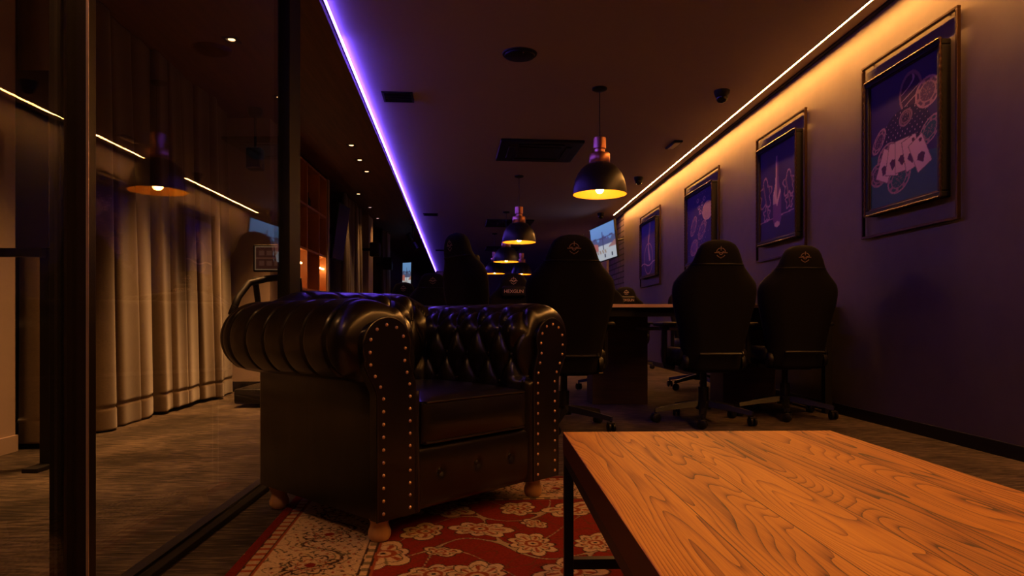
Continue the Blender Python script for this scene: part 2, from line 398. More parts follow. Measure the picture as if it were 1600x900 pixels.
# ------------------------------------------------------------------ glass partition
GX0, GX1 = -0.925, -0.87
t = thing('glass_partition', 'black-framed glass partition between the lounge and the curtained corridor', 'partition', (0, 0, 0))
def part(name, bm, m, par, smooth=False): return obj(name, bm, m, par, smooth)
bm = bx(GX0-0.03, GX1, YB+0.1, 3.27, 0.0, 0.018, 0.003); bx(GX0+0.012, GX0+0.02, YB+0.1, 3.27, 0.018, 0.026, 0, bm); part('floor_track', bm, M_BLACK, t)
part('header', bx(GX0-0.02, GX1, YB+0.1, 3.27, ZW-0.08, ZW), M_BLACK, t)
def post(y0, y1):
    bm = bx(GX0, GX1, y0, y1, 0.018, ZW-0.08, 0.004)
    return bm
pp = part('post', post(1.537, 1.570), M_BRONZE, t); part('edge_highlight', bx(GX1-0.004, GX1+0.0015, 1.5345, 1.5375, 0.03, ZW-0.08, 0.0006), mat('pale_highlight', (0.75, 0.62, 0.6), 0.3, metal=0.9), pp); part('post', post(3.09, 3.27), M_BLACK, t)  # pale strip paints the highlight down the first post's corner
bm = bx(-0.95, -0.925, 1.53, 1.55, 0.02, ZW-0.08, 0.002); part('door_stile', bm, M_BLACK, t)
for y0, y1 in ((YB+0.12, 1.537), (1.570, 3.09)):
    part('glass_pane', bx(-0.905, -0.895, y0, y1, 0.02, ZW-0.08), M_GLASS, t)

# ------------------------------------------------------------------ curtains
def curtain(name, x, y0, y1, z0, z1, lam, amp, label, seed, parent=None, hem=True):
    rng = random.Random(seed)
    edges = [y0]
    while edges[-1] < y1: edges.append(edges[-1] + lam*rng.uniform(0.72, 1.3))
    edges[-1] = y1; e = np.array(edges)
    am = np.array([amp*rng.uniform(0.65, 1.15) for _ in e]); fl = np.array([rng.uniform(-1, 1) for _ in e])
    nu = int((y1-y0)/0.011); nv = 90
    def fn(u, v):
        y = y0+(y1-y0)*u; k = np.clip(np.searchsorted(e, y, side='right')-1, 0, len(e)-2)
        f = (y-e[k])/(e[k+1]-e[k])
        lobe = np.abs(np.sin(PI*f))**0.5
        sec = 0.22*np.sin(2*PI*f*1.0+fl[k]*2)*np.sin(PI*f)
        A = am[k]*(0.55+0.45*(1-v))          # pinched at the top
        xx = x + A*(lobe+sec) + 0.012*np.sin(7*y+3*v)*v
        yy = y + 0.03*(1-v)*np.sin(PI*f)*fl[k]*1.2 - amp*0.28*np.sin(2*PI*f)
        zz = z0+(z1-z0)*v + 0.012*np.sin(y*3.1+seed)*(1-v)
        if hem: xx = xx - 0.010*np.exp(-((zz-z0-0.13)/0.008)**2)
        return xx, yy, zz
    o = grid_mesh(name, fn, nu, nv*3, M_CURTAIN, parent, smooth=True)
    sol = o.modifiers.new('thickness', 'SOLIDIFY'); sol.thickness = 0.004
    if not parent: tag(o, label, 'curtain')
    return o
curtain('curtain', XCUR-0.08, 3.74, 6.62, 0.02, ZW-0.005, 0.27, 0.16, 'long taupe pleated curtain hanging behind the glass partition', 3)
curtain('curtain', XL-0.03, 10.55, 12.2, 0.02, ZW-0.005, 0.2, 0.07, 'dim taupe curtain hanging past the wooden shelf unit and the side-on television', 5)
curtain('curtain', XL-0.03, 14.6, 15.6, 0.02, ZW-0.005, 0.2, 0.07, 'dim taupe curtain between the pale panels near the far lit television', 8)

# ------------------------------------------------------------------ pendant lamps
P_RIM = 1.81
def pendant(label, depth_xy, rim=P_RIM, group='dome pendant lamps'):
    x, y = depth_xy
    t = thing('pendant_lamp', label, 'pendant lamp', (x, y, ZC), 0, None)
    s = rim-ZC
    bm = bmesh.new(); lathe(bm, [(0, 0), (0.066, 0), (0.066, -0.012), (0.05, -0.022), (0.012, -0.03), (0, -0.03)]); obj('canopy', bm, M_BLACK, t, 35)
    bm = bmesh.new(); tube(bm, [(0, 0, -0.02), (0, 0, s+0.50)], 0.0042, 8); obj('cord', bm, M_BLACK, t, True)
    z = s
    bm = bmesh.new()
    lathe(bm, [(0, z+0.503), (0.052, z+0.503), (0.056, z+0.498), (0.056, z+0.405), (0.050, z+0.400), (0.046, z+0.398), (0.046, z+0.365)], seg=40)
    obj('copper_cap', bm, M_COPPER, t, 35)
    bm = bmesh.new()
    lathe(bm, [(0.046, z+0.365), (0.088, z+0.362), (0.091, z+0.357), (0.091, z+0.28), (0.0885, z+0.276), (0.05, z+0.274)], seg=40)
    obj('copper_neck', bm, M_COPPER, t, 35)
    out = [(0.05, 0.276), (0.092, 0.274), (0.13, 0.255), (0.165, 0.222), (0.195, 0.18), (0.217, 0.13), (0.231, 0.075), (0.238, 0.02), (0.240, 0.0)]
    sh = bmesh.new(); lathe(sh, [(r, z+h) for r, h in out], seg=56)
    sd = obj('shade', sh, M_SHADE, t, 50)
    inn = bmesh.new(); lathe(inn, [(0.240, z), (0.236, z-0.001)]+[(r-0.004, z+h-0.004*(h > 0.05)) for r, h in out[::-1][1:]]+[(0, z+0.262)], seg=56)
    obj('shade_lining', inn, M_GOLD, sd, 50)
    bm = bmesh.new(); lathe(bm, [(0, z+0.26), (0.022, z+0.26), (0.022, z+0.12), (0.018, z+0.115), (0, z+0.115)], seg=20); obj('lamp_holder', bm, M_BLACK, t, 35)
    bm = bmesh.new(); lathe(bm, [(0.014, z+0.12), (0.02, z+0.105), (0.034, z+0.075), (0.037, z+0.055), (0.033, z+0.03), (0.02, z+0.013), (0, z+0.007)], seg=24); obj('bulb', bm, M_BULB, t, 'all')
    return t
def cxy(px, py): p = on_z(px, py, ZC); return (p.x, p.y)
lamp = pendant('large black dome pendant with copper neck, nearest of those above the desks', cxy(937, 138))
for (px, py, lb) in ((811, 275, 'black dome pendant with copper neck, the second largest of the lit pendants'),
                     (791, 331, 'lit dome pendant hanging third in the row, just under the second one')):
    x, y = cxy(px, py); dup(lamp, (x, y, ZC), 0, lb)
dup(lamp, (*[on_y(773, 430, 16.0).x, 16.0], ZC), 0, 'small far dome pendant partly hidden, left of the two farthest pendants')
dup(lamp, (*[on_y(815, 430, 16.2).x, 16.2], ZC), 0, 'small far dome pendant beside the black chair, right of the two farthest pendants')

# ------------------------------------------------------------------ ceiling downlights
def downlight(label, p, rz=0.0, s=0.105, dim=False, on=0.0, tgt=None, size=1.9):
    t = thing('downlight', label, 'downlight', (p.x, p.y, p.z), rz)
    bm = bmesh.new(); h = s/2; q = s*0.34
    for a, b, c, d in ((-h, h, -h, -q), (-h, h, q, h), (-h, -q, -q, q), (q, h, -q, q)): bx(a, b, c, d, -0.006, 0.001, 0, bm)
    obj('trim', bm, M_BLACK, t)
    bm = bmesh.new(); lathe(bm, [(q*0.98, -0.004), (q*0.86, -0.001), (q*0.8, 0.0005)], seg=24); obj('reflector', bm, M_CHROME, t, True)
    bm = bmesh.new(); lathe(bm, [(0, -0.002), (q*0.62, -0.002), (q*0.7, 0.0005)], seg=20); obj('lamp', bm, M_SPOTDIM if dim else M_SPOT, t, True)
    if on > 0:
        l = bpy.data.lights.new('downlight_beam', 'SPOT'); l.energy = on; l.color = SPOT_C; l.spot_size = size; l.spot_blend = 0.9; l.shadow_soft_size = 0.10
        lo = bpy.data.objects.new('downlight_beam', l); COL.objects.link(lo); lo.parent = t; lo.location = (0, 0, -0.02)
        if tgt: lo.rotation_euler = (Vector(tgt)-p).to_track_quat('-Z', 'Y').to_euler()
    return t
names = ['square downlight in the wooden ceiling, nearest to the curtain top', 'square downlight beside the black partition post', 'square downlight, first of the row before the shelf unit',
         'square downlight, second of the row before the shelf unit', 'square downlight, third of the row before the shelf unit', 'warm downlight set above the end of the shelf unit',
         'tiny downlight past the shelf unit, nearer of the two', 'tiny downlight past the shelf unit, farther of the two']
for (px, py), lb, e in zip(((362, 62), (437, 152), (549, 227), (562, 250), (573, 268), (560, 303), (578, 324), (590, 341)), names, (CORRIDOR*2.2, CORRIDOR*2.6, 16, 16, 16, 30, 30, 30)):
    downlight(lb, on_z(px, py, ZW), 0.03, dim=(py > 310), on=e, size=(1.05 if px < 500 else 1.3))
for i, (px, py) in enumerate(((921, 360), (912, 366), (905, 372))):
    downlight('tiny lit spot in the ceiling left of the wall television, %s of the three' % ('nearest', 'middle', 'farthest')[i], on_z(px, py, ZC), 0, 0.07, dim=True, on=22, size=2.2)
for yy, nm, ce in ((3.5, 'nearest of those above the frame of the picture', 1.3), (2.2, 'beside the display stand', 0.5), (0.9, 'level with the coffee table', 0.3)):  # unseen lamps, added to warm the corridor and the armchair's roll
    downlight('added unseen downlight in the corridor ceiling, ' + nm, Vector((-1.78, yy, ZW)), 0.03, on=CORRIDOR*ce, size=2.2 if yy < 1 else 1.05)
# lounge lamp above the table; unseen one added behind the camera
downlight('downlight in the dark ceiling above the coffee table', Vector((0.55, 0.75, ZC)), 0, 0.11, on=TABLE_SPOT, tgt=(0.45, 1.15, 0.3), size=1.05)
downlight('added unseen downlight in the dark ceiling above and behind the camera', Vector((-0.35, -0.9, ZC)), 0, 0.11, on=TABLE_SPOT*0.4, tgt=(-0.4, 2.0, 0.5), size=0.9)  # added out of view to put warm highlights on the armchair

# ------------------------------------------------------------------ coffee table
ZT = 0.404
tl, tr = on_z(877, 675, ZT), on_z(1303, 675, ZT)
TX0, TX1, TY1, TY0 = tl.x, tr.x, tl.y, 0.36
t = thing('coffee_table', 'low table with orange plank wood top on a thin black metal frame', 'coffee table', ((TX0+TX1)/2, (TY0+TY1)/2, 0.0115), -0.006); ZT -= 0.0115
hw, hl = (TX1-TX0)/2, (TY1-TY0)/2
obj('tabletop', bx(-hw, hw, -hl, hl, ZT-0.052, ZT, 0.002), M_TOP, t)
for sx in (-1, 1):
    for sy in (-1, 1):
        obj('leg', bx(sx*hw-0.024*(sx > 0)+0.001*(sx < 0), sx*hw+0.024*(sx < 0)-0.001*(sx > 0), sy*(hl-0.003), sy*(hl-0.027), 0.0, ZT-0.052, 0.001), M_BLACK, t)
for sy in (-1, 1):
    obj('foot_rail', bx(-hw+0.024, hw-0.024, sy*(hl-0.003), sy*(hl-0.027), 0.056, 0.081, 0.001), M_BLACK, t)
    obj('top_rail', bx(-hw+0.024, hw-0.024, sy*(hl-0.003), sy*(hl-0.027), ZT-0.076, ZT-0.052, 0.001), M_BLACK, t)
for sx in (-1, 1):
    obj('side_rail', bx(sx*(hw-0.001), sx*(hw-0.024), -hl+0.027, hl-0.027, ZT-0.076, ZT-0.052, 0.001), M_BLACK, t)

# ------------------------------------------------------------------ rug
def rug_colours(nx, ny, w, l):
    u, v = np.meshgrid(np.linspace(0, w, nx), np.linspace(0, l, ny)); x = u.ravel(); y = v.ravel()
    rng = np.random.default_rng(7)
    RED = np.array((0.24, 0.026, 0.012)); BEI = np.array((0.62, 0.44, 0.24)); DRK = np.array((0.055, 0.03, 0.02)); RUST = np.array((0.33, 0.075, 0.025)); GRN = np.array((0.22, 0.17, 0.09))
    # cheap smooth noise for hand-drawn wobble
    def nz(x, y, s, k):
        r = np.random.default_rng(k); o = np.zeros_like(x)
        for _ in range(5):
            a, b, p = r.uniform(-s, s), r.uniform(-s, s), r.uniform(0, 6.28); o += np.sin(a*x+b*y+p)
        return o/5
    xw = x+0.008*nz(x, y, 40, 1); yw = y+0.008*nz(x, y, 40, 2)
    d = np.minimum(np.minimum(x, w-x), np.minimum(y, l-y))
    dw = d+0.001*nz(x, y, 90, 3)
    col = np.tile(RED, (len(x), 1))
    def put(mask, c): col[mask] = c
    # field: scattered palmettes
    flowers = []
    for gx in np.arange(0.30, w-0.2, 0.20):
        for j, gy in enumerate(np.arange(0.30, l-0.2, 0.21)):
            flowers.append((gx+rng.uniform(-.05, .05)+0.1*(j % 2), gy+rng.uniform(-.05, .05), rng.uniform(0.030, 0.105), rng.integers(5, 10), rng.uniform(0, 6.28)))
    put((np.abs(nz(x, y, 55, 11)) < 0.035) & (d > 0.42), RUST*0.55)
    vine = np.abs(np.sin(17*yw+2.4*np.sin(13*xw))-np.cos(15*xw+1.3*np.sin(9*yw)))
    put((vine < 0.06), BEI*0.7)
    put((vine > 0.06) & (vine < 0.10), DRK)
    for cx, cy, R, n, ph in flowers:
        dx, dy = xw-cx, yw-cy; m = (np.abs(dx) < R*1.6) & (np.abs(dy) < R*1.6)
        r = np.hypot(dx[m], dy[m]); th = np.arctan2(dy[m], dx[m])+ph
        pet = R*(0.70+0.30*np.abs(np.sin(n*th/2)))*(1+0.22*np.sin(2*th-ph)+0.12*np.sin(th)); c = col[m]
        c[r < pet+0.006] = DRK; c[r < pet] = BEI
        c[(np.abs(r-0.72*pet) < 0.0022) & (r < pet)] = DRK*1.5
        c[(np.abs(np.sin(n*th/2)) < 0.16) & (r < pet*0.95) & (r > R*0.3)] = GRN
        c[(np.abs(np.sin(n*th/2)) > 0.93) & (r < pet*0.68) & (r > R*0.38)] = RUST
        c[r < R*0.34] = RUST; c[r < R*0.2] = BEI; c[r < R*0.08] = DRK
        col[m] = c
    # beige main border with scrolling outline
    B0, B1 = 0.075, 0.36
    s = np.where(np.minimum(x, w-x) < np.minimum(y, l-y), y, x)
    mb = (dw > B0) & (dw < B1); q = (dw-B0)/(B1-B0)
    put(mb, BEI)
    sc = np.abs(q-0.5-0.24*np.sin(s*21+1.5*nz(x, y, 14, 5)))
    put(mb & (sc < 0.02), DRK*1.5); put(mb & (sc > 0.06) & (sc < 0.075), GRN)
    lf = np.sin(s*95+9*q)*np.sin(q*34+2*np.sin(s*21)); put(mb & (lf > 0.80) & (q > .1) & (q < .9), DRK*1.6); put(mb & (lf < -0.86) & (q > .1) & (q < .9), RUST)
    lf2 = nz(x, y, 120, 21); put(mb & (np.abs(lf2) < 0.045), GRN*0.8)
    for k in range(int(max(w, l)/0.27)):
        for side in range(4):
            p = 0.2+0.27*k
            cx, cy = ((p, 0.21), (p, l-0.21), (0.21, p), (w-0.21, p))[side]
            if cx > w or cy > l: continue
            dx, dy = xw-cx, yw-cy; R = 0.075; m = (np.abs(dx) < .1) & (np.abs(dy) < .1); r = np.hypot(dx[m], dy[m]); th = np.arctan2(dy[m], dx[m]); c = col[m]
            pet = R*(0.72+0.28*np.abs(np.sin(4*th)))
            c[(np.abs(r-pet) < 0.0035)] = DRK; c[(np.abs(r-pet*0.6) < 0.0025)] = RUST; c[r < R*.22] = RED
            c[(np.abs(np.sin(4*th)) < .12) & (r < pet) & (r > R*.25)] = GRN
            col[m] = c
    # guard stripes
    for a, b_, cc in ((0, 0.028, RED*0.7), (0.028, 0.034, DRK), (0.034, 0.062, BEI*0.75), (0.062, 0.068, DRK), (0.068, 0.075, RUST), (0.345, 0.351, DRK), (0.351, 0.372, BEI), (0.372, 0.378, DRK), (0.378, 0.386, RUST)):
        put((dw >= a) & (dw < b_), cc)
    put((dw > 0.034) & (dw < 0.062) & (np.sin(s*140) > 0.3), RUST)
    put((dw > 0.352) & (dw < 0.371) & (np.sin(s*120) > 0.2), GRN)
    wear = 0.86+0.14*nz(x, y, 6, 31)+0.09*rng.standard_normal(len(x)); col *= wear[:, None]
    return np.clip(col, 0, 1)
RW, RL = 1.98, 2.62; nx, ny = 520, 690
re = on_z(356, 900, 0.0); rf = on_z(431, 813, 0.0)
rang = math.radians(2.6)
rfar = Vector((re.x - math.tan(rang)*(2.90-re.y), 2.90))
r = thing('rug', 'red and beige floral persian rug under the armchair and coffee table', 'rug', (rfar.x, rfar.y, 0), rang)
grid_mesh('pile', lambda u, v: (u*RW, -(v)*RL, np.full_like(u, 0.011)), nx, ny, M_RUG, r, cols=rug_colours(nx, ny, RW, RL))
obj('backing', bx(0.001, RW-0.001, -RL+0.001, -0.001, 0.0, 0.0105), mat('rug_edge', (0.20, 0.04, 0.02), 0.9, bump=0.3), r)

# ------------------------------------------------------------------ chesterfield armchair
AW, AD, ZB, AT = 0.835, 0.715, 0.079, 0.175
pc = on_z(587, 821, ZB)
chair = thing('chesterfield_armchair', 'black tufted leather chesterfield armchair with brass nail trim and pale turned feet', 'armchair', (pc.x, pc.y, 0.0115), math.radians(45.5))
RC, RR = (0.0, 0.612), 0.125     # roll centre (u, z) and radius; u = distance inward from the body's outer face
def profile(n_in=34, n_roll=64):
    pts = []
    pts.append((0.0, ZB)); 
    for k in range(1, 5): pts.append((0.0, ZB+(0.485-ZB)*k/4.0))
    a0, a1 = math.radians(-112), math.radians(-360)
    # from lower outside, round the roll clockwise to the inner face
    for k in range(n_roll+1):
        a = a0+(a1-a0)*k/n_roll; ca_ = math.cos(a); pts.append((RC[0]+(AT if ca_ > 0 else 0.130)*ca_, RC[1]+RR*math.sin(a)))
    zi = pts[-1][1]
    for k in range(1, n_in+1): pts.append((AT, zi-(zi-0.25)*k/n_in))
    return np.array(pts)
PR = profile()
dp = np.hypot(*np.diff(PR, axis=0).T); SL = np.concatenate([[0], np.cumsum(dp)])
tan = np.gradient(PR, axis=0); tan /= np.hypot(tan[:, 0], tan[:, 1])[:, None]+1e-9
NRM = np.stack([-tan[:, 1], tan[:, 0]], 1)      # outward
S_TOP = SL[5+int(64*0.78)]                      # arc length just past the crown on the inner side
S_UNDER = SL[8]
PITCH = 0.118
def tuft(sl, q, qn):
    """cushion relief at profile arc length sl and run length q"""
    d = sl - S_TOP
    hgt = 0.104
    a = q/PITCH + d/(2*hgt); b = q/PITCH - d/(2*hgt)
    dia = (np.abs(np.sin(PI*a))*np.abs(np.sin(PI*b)))**0.42
    ple = np.abs(np.sin(PI*q/PITCH))
    pl = 1-np.exp(-(np.minimum(ple, 1)/0.10)**1.5)
    w = np.clip(d/0.02+0.5, 0, 1)
    h = w*(0.030*dia-0.012) + (1-w)*(0.0095*pl+0.0025*ple**0.8-0.007)
    # dimples at the buttons
    return np.where(sl < S_UNDER, 0.0, h)
NLEG, NARC, NBACK = 110, 26, 150
UC = 0.03
fl, bl = AD-AT, AW-2*AT
stations = []        # (kind, t)
L_arm = np.linspace(0, 1, NLEG)
def horiz(u, st):
    """plan position of the profile point at offset u (outer face = 0) for station st"""
    k, t = st
    mit = np.maximum(u, UC)
    if k == 0:  return u, t*(AD-mit)
    if k == 1:
        r_ = np.maximum(UC-u, 0); an = t*PI/2
        return mit - r_*np.cos(an), AD-mit + r_*np.sin(an)
    if k == 2:  return mit+(AW-2*mit)*t, AD-u
    if k == 3:
        r_ = np.maximum(UC-u, 0); an = t*PI/2
        return AW-mit + r_*np.sin(an), AD-mit + r_*np.cos(an)
    return AW-u, (AD-mit)*(1-t)
for t_ in L_arm: stations.append((0, t_))
for t_ in np.linspace(0, 1, NARC)[1:]: stations.append((1, t_))
for t_ in np.linspace(0, 1, NBACK)[1:]: stations.append((2, t_))
for t_ in np.linspace(0, 1, NARC)[1:]: stations.append((3, t_))
for t_ in L_arm[1:]: stations.append((4, t_))
rows = []
u_, z_ = PR[:, 0], PR[:, 1]
for st in stations:
    x, y = horiz(u_, st); k, tt = st
    if k in (0, 4): q = (AD-AT-y); nx_, ny_ = (-1, 0) if k == 0 else (1, 0)
    elif k == 2: q = x-AW/2+PITCH/2*0; nx_, ny_ = 0, 1
    elif k == 1: q = np.full_like(u_, 0.5*PITCH)+ (tt-0.5)*0.16; nx_, ny_ = -math.cos(tt*PI/2), math.sin(tt*PI/2)
    else: q = np.full_like(u_, 0.5*PITCH)+(tt-0.5)*0.16; nx_, ny_ = math.sin(tt*PI/2), math.cos(tt*PI/2)
    h = tuft(SL, q, 0)
    if k in (0, 4):       # keep the front of the arm plain, rounding over into the scroll face
        fr = y; h = h*np.clip(fr/0.03, 0, 1)
        rd = 0.085; e = np.clip((rd-fr)/rd, 0, 1)
        shrink = rd*(1-np.sqrt(np.clip(1-e**2, 0, 1)))*0.8
        onroll = (z_ > 0.46)
        h = h - shrink*np.where(onroll, 1.0, 0.12)
    # lift the back above the arms
    lift = 0.0
    if k == 2:
        e_ = min(1, min(tt, 1-tt)/0.22); lift = 0.048*e_*e_*(3-2*e_)
    if k in (0, 4):
        near = np.clip((y-(AD-AT-0.10))/(0.20), 0, 1); lift = 0.0*near
    zz = z_+lift*np.clip((z_-0.25)/0.25, 0, 1)
    # NRM[:,0] is along +u (inward); inward = -n
    X = x + (-nx_)*NRM[:, 0]*h; Y = y + (-ny_)*NRM[:, 0]*h; Z = zz + NRM[:, 1]*h
    if k in (0, 4) : 
        pass
    rows.append(np.stack([X, Y, Z], 1))
# smooth the lift across the mitres
V = np.stack(rows); ns, npf = V.shape[:2]
def build_body():
    bm = bmesh.new()
    vv = [[bm.verts.new(V[i, j]) for j in range(npf)] for i in range(ns)]
    for i in range(ns-1):
        for j in range(npf-1):
            bm.faces.new((vv[i][j], vv[i+1][j], vv[i+1][j+1], vv[i][j+1]))
    bmesh.ops.remove_doubles(bm, verts=bm.verts, dist=0.0004)
    return bm
body = obj('tufted_shell', build_body(), M_LEATHER, chair, 'all')
# front scroll panels: padded ring plus an inset nailed panel
def scroll_outline(off, flip):
    """closed outline (u,z) of the arm front pulled in by off"""
    pts = [(0.0+off, ZB), (0.0+off, 0.40)]
    r_ = RR-0.044-off*0.0
    return pts
def panel_outline(g):
    # tall strip that leans out and ends in an arch; g grows/shrinks it
    zc_, rc_ = 0.594, 0.074+g
    cu = 0.030
    L_ = []; 
    for k in range(13):
        f = k/12; z = ZB+(0.44-ZB)*f; L_.append((0.006-g, z))
    for k in range(1, 9):
        f = k/9; z = 0.44+(zc_-0.035-0.44)*f; s_ = f*f*(3-2*f); L_.append((0.006-g+((cu-rc_*0.98)-(0.006-g))*s_, z))
    arch = [(cu+rc_*math.cos(a), zc_+rc_*math.sin(a)) for a in np.linspace(math.radians(205), math.radians(-20), 26)]
    R_ = []
    for k in range(1, 9):
        f = k/9; z = zc_-0.03+(0.46-zc_+0.03)*f; s_ = f*f*(3-2*f); x0 = arch[-1][0]; R_.append((x0+((0.122+g)-x0)*s_, z))
    for k in range(0, 13):
        f = k/12; R_.append((0.122+g, 0.46+(ZB-0.46)*f))
    return L_+arch+R_
def arm_x(u, right): return AW-u if right else u
for right in (False, True):
    # arm front padding: lofted from the shell's front edge to the panel outline
    edge = V[0 if not right else -1]           # ordered along the profile
    inner = panel_outline(0.010)
    # resample both by angle-like parameter
    def resample(P, n):
        P = np.array(P); d = np.concatenate([[0], np.cumsum(np.hypot(*np.diff(P, axis=0).T))]); t = np.linspace(0, d[-1], n)
        return np.stack([np.interp(t, d, P[:, 0]), np.interp(t, d, P[:, 1])], 1)
    eo = [(arm_x(p[0], right), p[2]) for p in edge]
    # extend the outer edge down the inner face to the bottom
    eo = eo+[(AT-0.004, 0.17), (AT-0.004, ZB)]
    # keep rings aligned: split at the arch top
    n1 = 60
    def split(P, ztop_u):
        P = np.array(P); i = int(np.argmax(P[:, 1])); return resample(P[:i+1], n1), resample(P[i:], n1)
    A1, A2 = split(eo, 0); B1, B2 = split(inner, 0)
    A = np.concatenate([A1, A2[1:]]); B = np.concatenate([B1, B2[1:]])
    bm = bmesh.new(); rings = []
    NR = 10
    for k in range(NR+1):
        f = k/NR; P = A+(B-A)*f
        bulge = 0.018*math.sin(PI*0.8*f)
        ring = []
        for idx, (uu, zz) in enumerate(P):
            # radial pleats on the scroll
            pl = 0.0
            if zz > 0.47:
                an = math.atan2(zz-RC[1], uu-RC[0]); pl = 0.011*math.exp(-(math.sin(an*3.2+0.3)/0.13)**2)*math.sin(PI*min(1, f*1.0))**0.7
            ring.append(bm.verts.new((arm_x(uu, right), -bulge + pl, zz)))
        rings.append(ring)
    for a, b_ in zip(rings, rings[1:]):
        for i in range(len(a)-1): bm.faces.new((a[i], a[i+1], b_[i+1], b_[i]))
    obj('arm_front_padding', bm, M_LEATHER, chair, 'all')
    bm = bmesh.new(); po = panel_outline(0.012)
    prism(bm, po, lambda p: (arm_x(p[0], right), -0.0195, p[1]), lambda p: (arm_x(p[0], right), 0.02, p[1]))
    pan = obj('nailed_panel', bm, M_LEATHER, chair, True)
    bm = bmesh.new(); tube(bm, [(arm_x(p[0], right), -0.0170, p[1]) for p in panel_outline(0.0135)], 0.0038, 8); obj('piping', bm, M_LEATHER, chair, True)
    # nails
    no = np.array(panel_outline(-0.008)); d = np.concatenate([[0], np.cumsum(np.hypot(*np.diff(no, axis=0).T))]); nn = 33
    bmn = bmesh.new(); lathe(bmn, [(0, 0.0042), (0.0025, 0.0037), (0.0045, 0.0022), (0.0054, 0.0)], seg=12, rotm=Matrix.Rotation(PI/2, 3, 'X'))
    for k in range(nn):
        tq = d[-1]*(k+0.6)/(nn+0.2); uu, zz = np.interp(tq, d, no[:, 0]), np.interp(tq, d, no[:, 1])
        if k == 0:
            nail0 = obj('brass_nail', bmn, M_BRASS, pan, 'all'); n_ = nail0
        else:
            n_ = nail0.copy(); COL.objects.link(n_)
        n_.location = (arm_x(uu, right), -0.0195, zz)
# base, front rail with buttons, cushion
bm = bmesh.new(); box(bm, (AW/2, 0.34, (ZB+0.26)/2), (AW-2*0.12, 0.66, 0.26-ZB), bev=0.012, seg=3); obj('seat_base', bm, M_LEATHER, chair, True)
def rail():
    nx2, nz2 = 90, 24; bm = bmesh.new(); g = []
    x0, x1 = 0.140, AW-0.140
    for j in range(nz2):
        v = j/(nz2-1); row = []
        for i in range(nx2):
            u = i/(nx2-1); x = x0+(x1-x0)*u; z = ZB+(0.275-ZB)*v
            bul = 0.014*math.sqrt(max(0, 1-(2*v-1)**4))
            for cxx in (0.2, 0.5, 0.8):
                dd = math.hypot(x-(x0+(x1-x0)*cxx), z-0.19); bul -= 0.012*math.exp(-(dd/0.014)**2)
            row.append(bm.verts.new((x, 0.004-bul, z)))
        g.append(row)
    for a, b_ in zip(g, g[1:]):
        for i in range(nx2-1): bm.faces.new((a[i], a[i+1], b_[i+1], b_[i]))
    t0 = [bm.verts.new((v.co.x, 0.05, v.co.z)) for v in g[-1]]; b0 = [bm.verts.new((v.co.x, 0.05, v.co.z)) for v in g[0]]
    for i in range(nx2-1): bm.faces.new((g[-1][i], g[-1][i+1], t0[i+1], t0[i])); bm.faces.new((b0[i], b0[i+1], g[0][i+1], g[0][i]))
    return bm
fr = obj('front_rail', rail(), M_LEATHER, chair, 60)
for cxx in (0.2, 0.5, 0.8):
    bm = bmesh.new(); lathe(bm, [(0, 0.006), (0.006, 0.005), (0.011, 0.001), (0.012, -0.004)], c=(0.14+(AW-0.28)*cxx, -0.0, 0.19), seg=16, rotm=Matrix.Rotation(PI/2, 3, 'X')); obj('button', bm, M_LEATHER, fr, 'all')
def cushion():
    # box cushion with a crowned top
    bm = bmesh.new(); n = 40; x0, x1, y0, y1, z0, z1 = AT-0.008, AW-AT+0.008, -0.012, AD-AT-0.0, 0.282, 0.418
    box(bm, ((x0+x1)/2, (y0+y1)/2, (z0+z1)/2), (x1-x0, y1-y0, z1-z0))
    bmesh.ops.subdivide_edges(bm, edges=bm.edges[:], cuts=24, use_grid_fill=True)
    for v in bm.verts:
        fx = (v.co.x-x0)/(x1-x0); fy = (v.co.y-y0)/(y1-y0); fz = (v.co.z-z0)/(z1-z0)
        cr = (max(0, 1-(2*fx-1)**4)*max(0, 1-(2*fy-1)**4))
        if fz > 0.5: v.co.z += 0.028*cr*(fz-0.5)*2
        v.co.y -= 0.012*math.sin(PI*fz)*(1-fy)**6*max(0, 1-(2*fx-1)**6)
    bmesh.ops.bevel(bm, geom=[e for e in bm.edges if e.is_manifold and e.calc_face_angle(0) > 1.0], offset=0.012, segments=3, profile=0.5, affect='EDGES')
    return bm
cu = obj('seat_cushion', cushion(), M_LEATHER, chair, 'all')
bm = bmesh.new()
for zz in (0.415, 0.287):
    tube(bm, [(AT-0.002, 0.1, zz), (AT, 0.0, zz), (AT+0.010, -0.013, zz), (AT+0.04, -0.0145, zz), (AW-AT-0.04, -0.0145, zz), (AW-AT-0.010, -0.013, zz), (AW-AT, 0.0, zz), (AW-AT+0.002, 0.1, zz)], 0.0042, 8)
obj('piping', bm, M_LEATHER, cu, True)
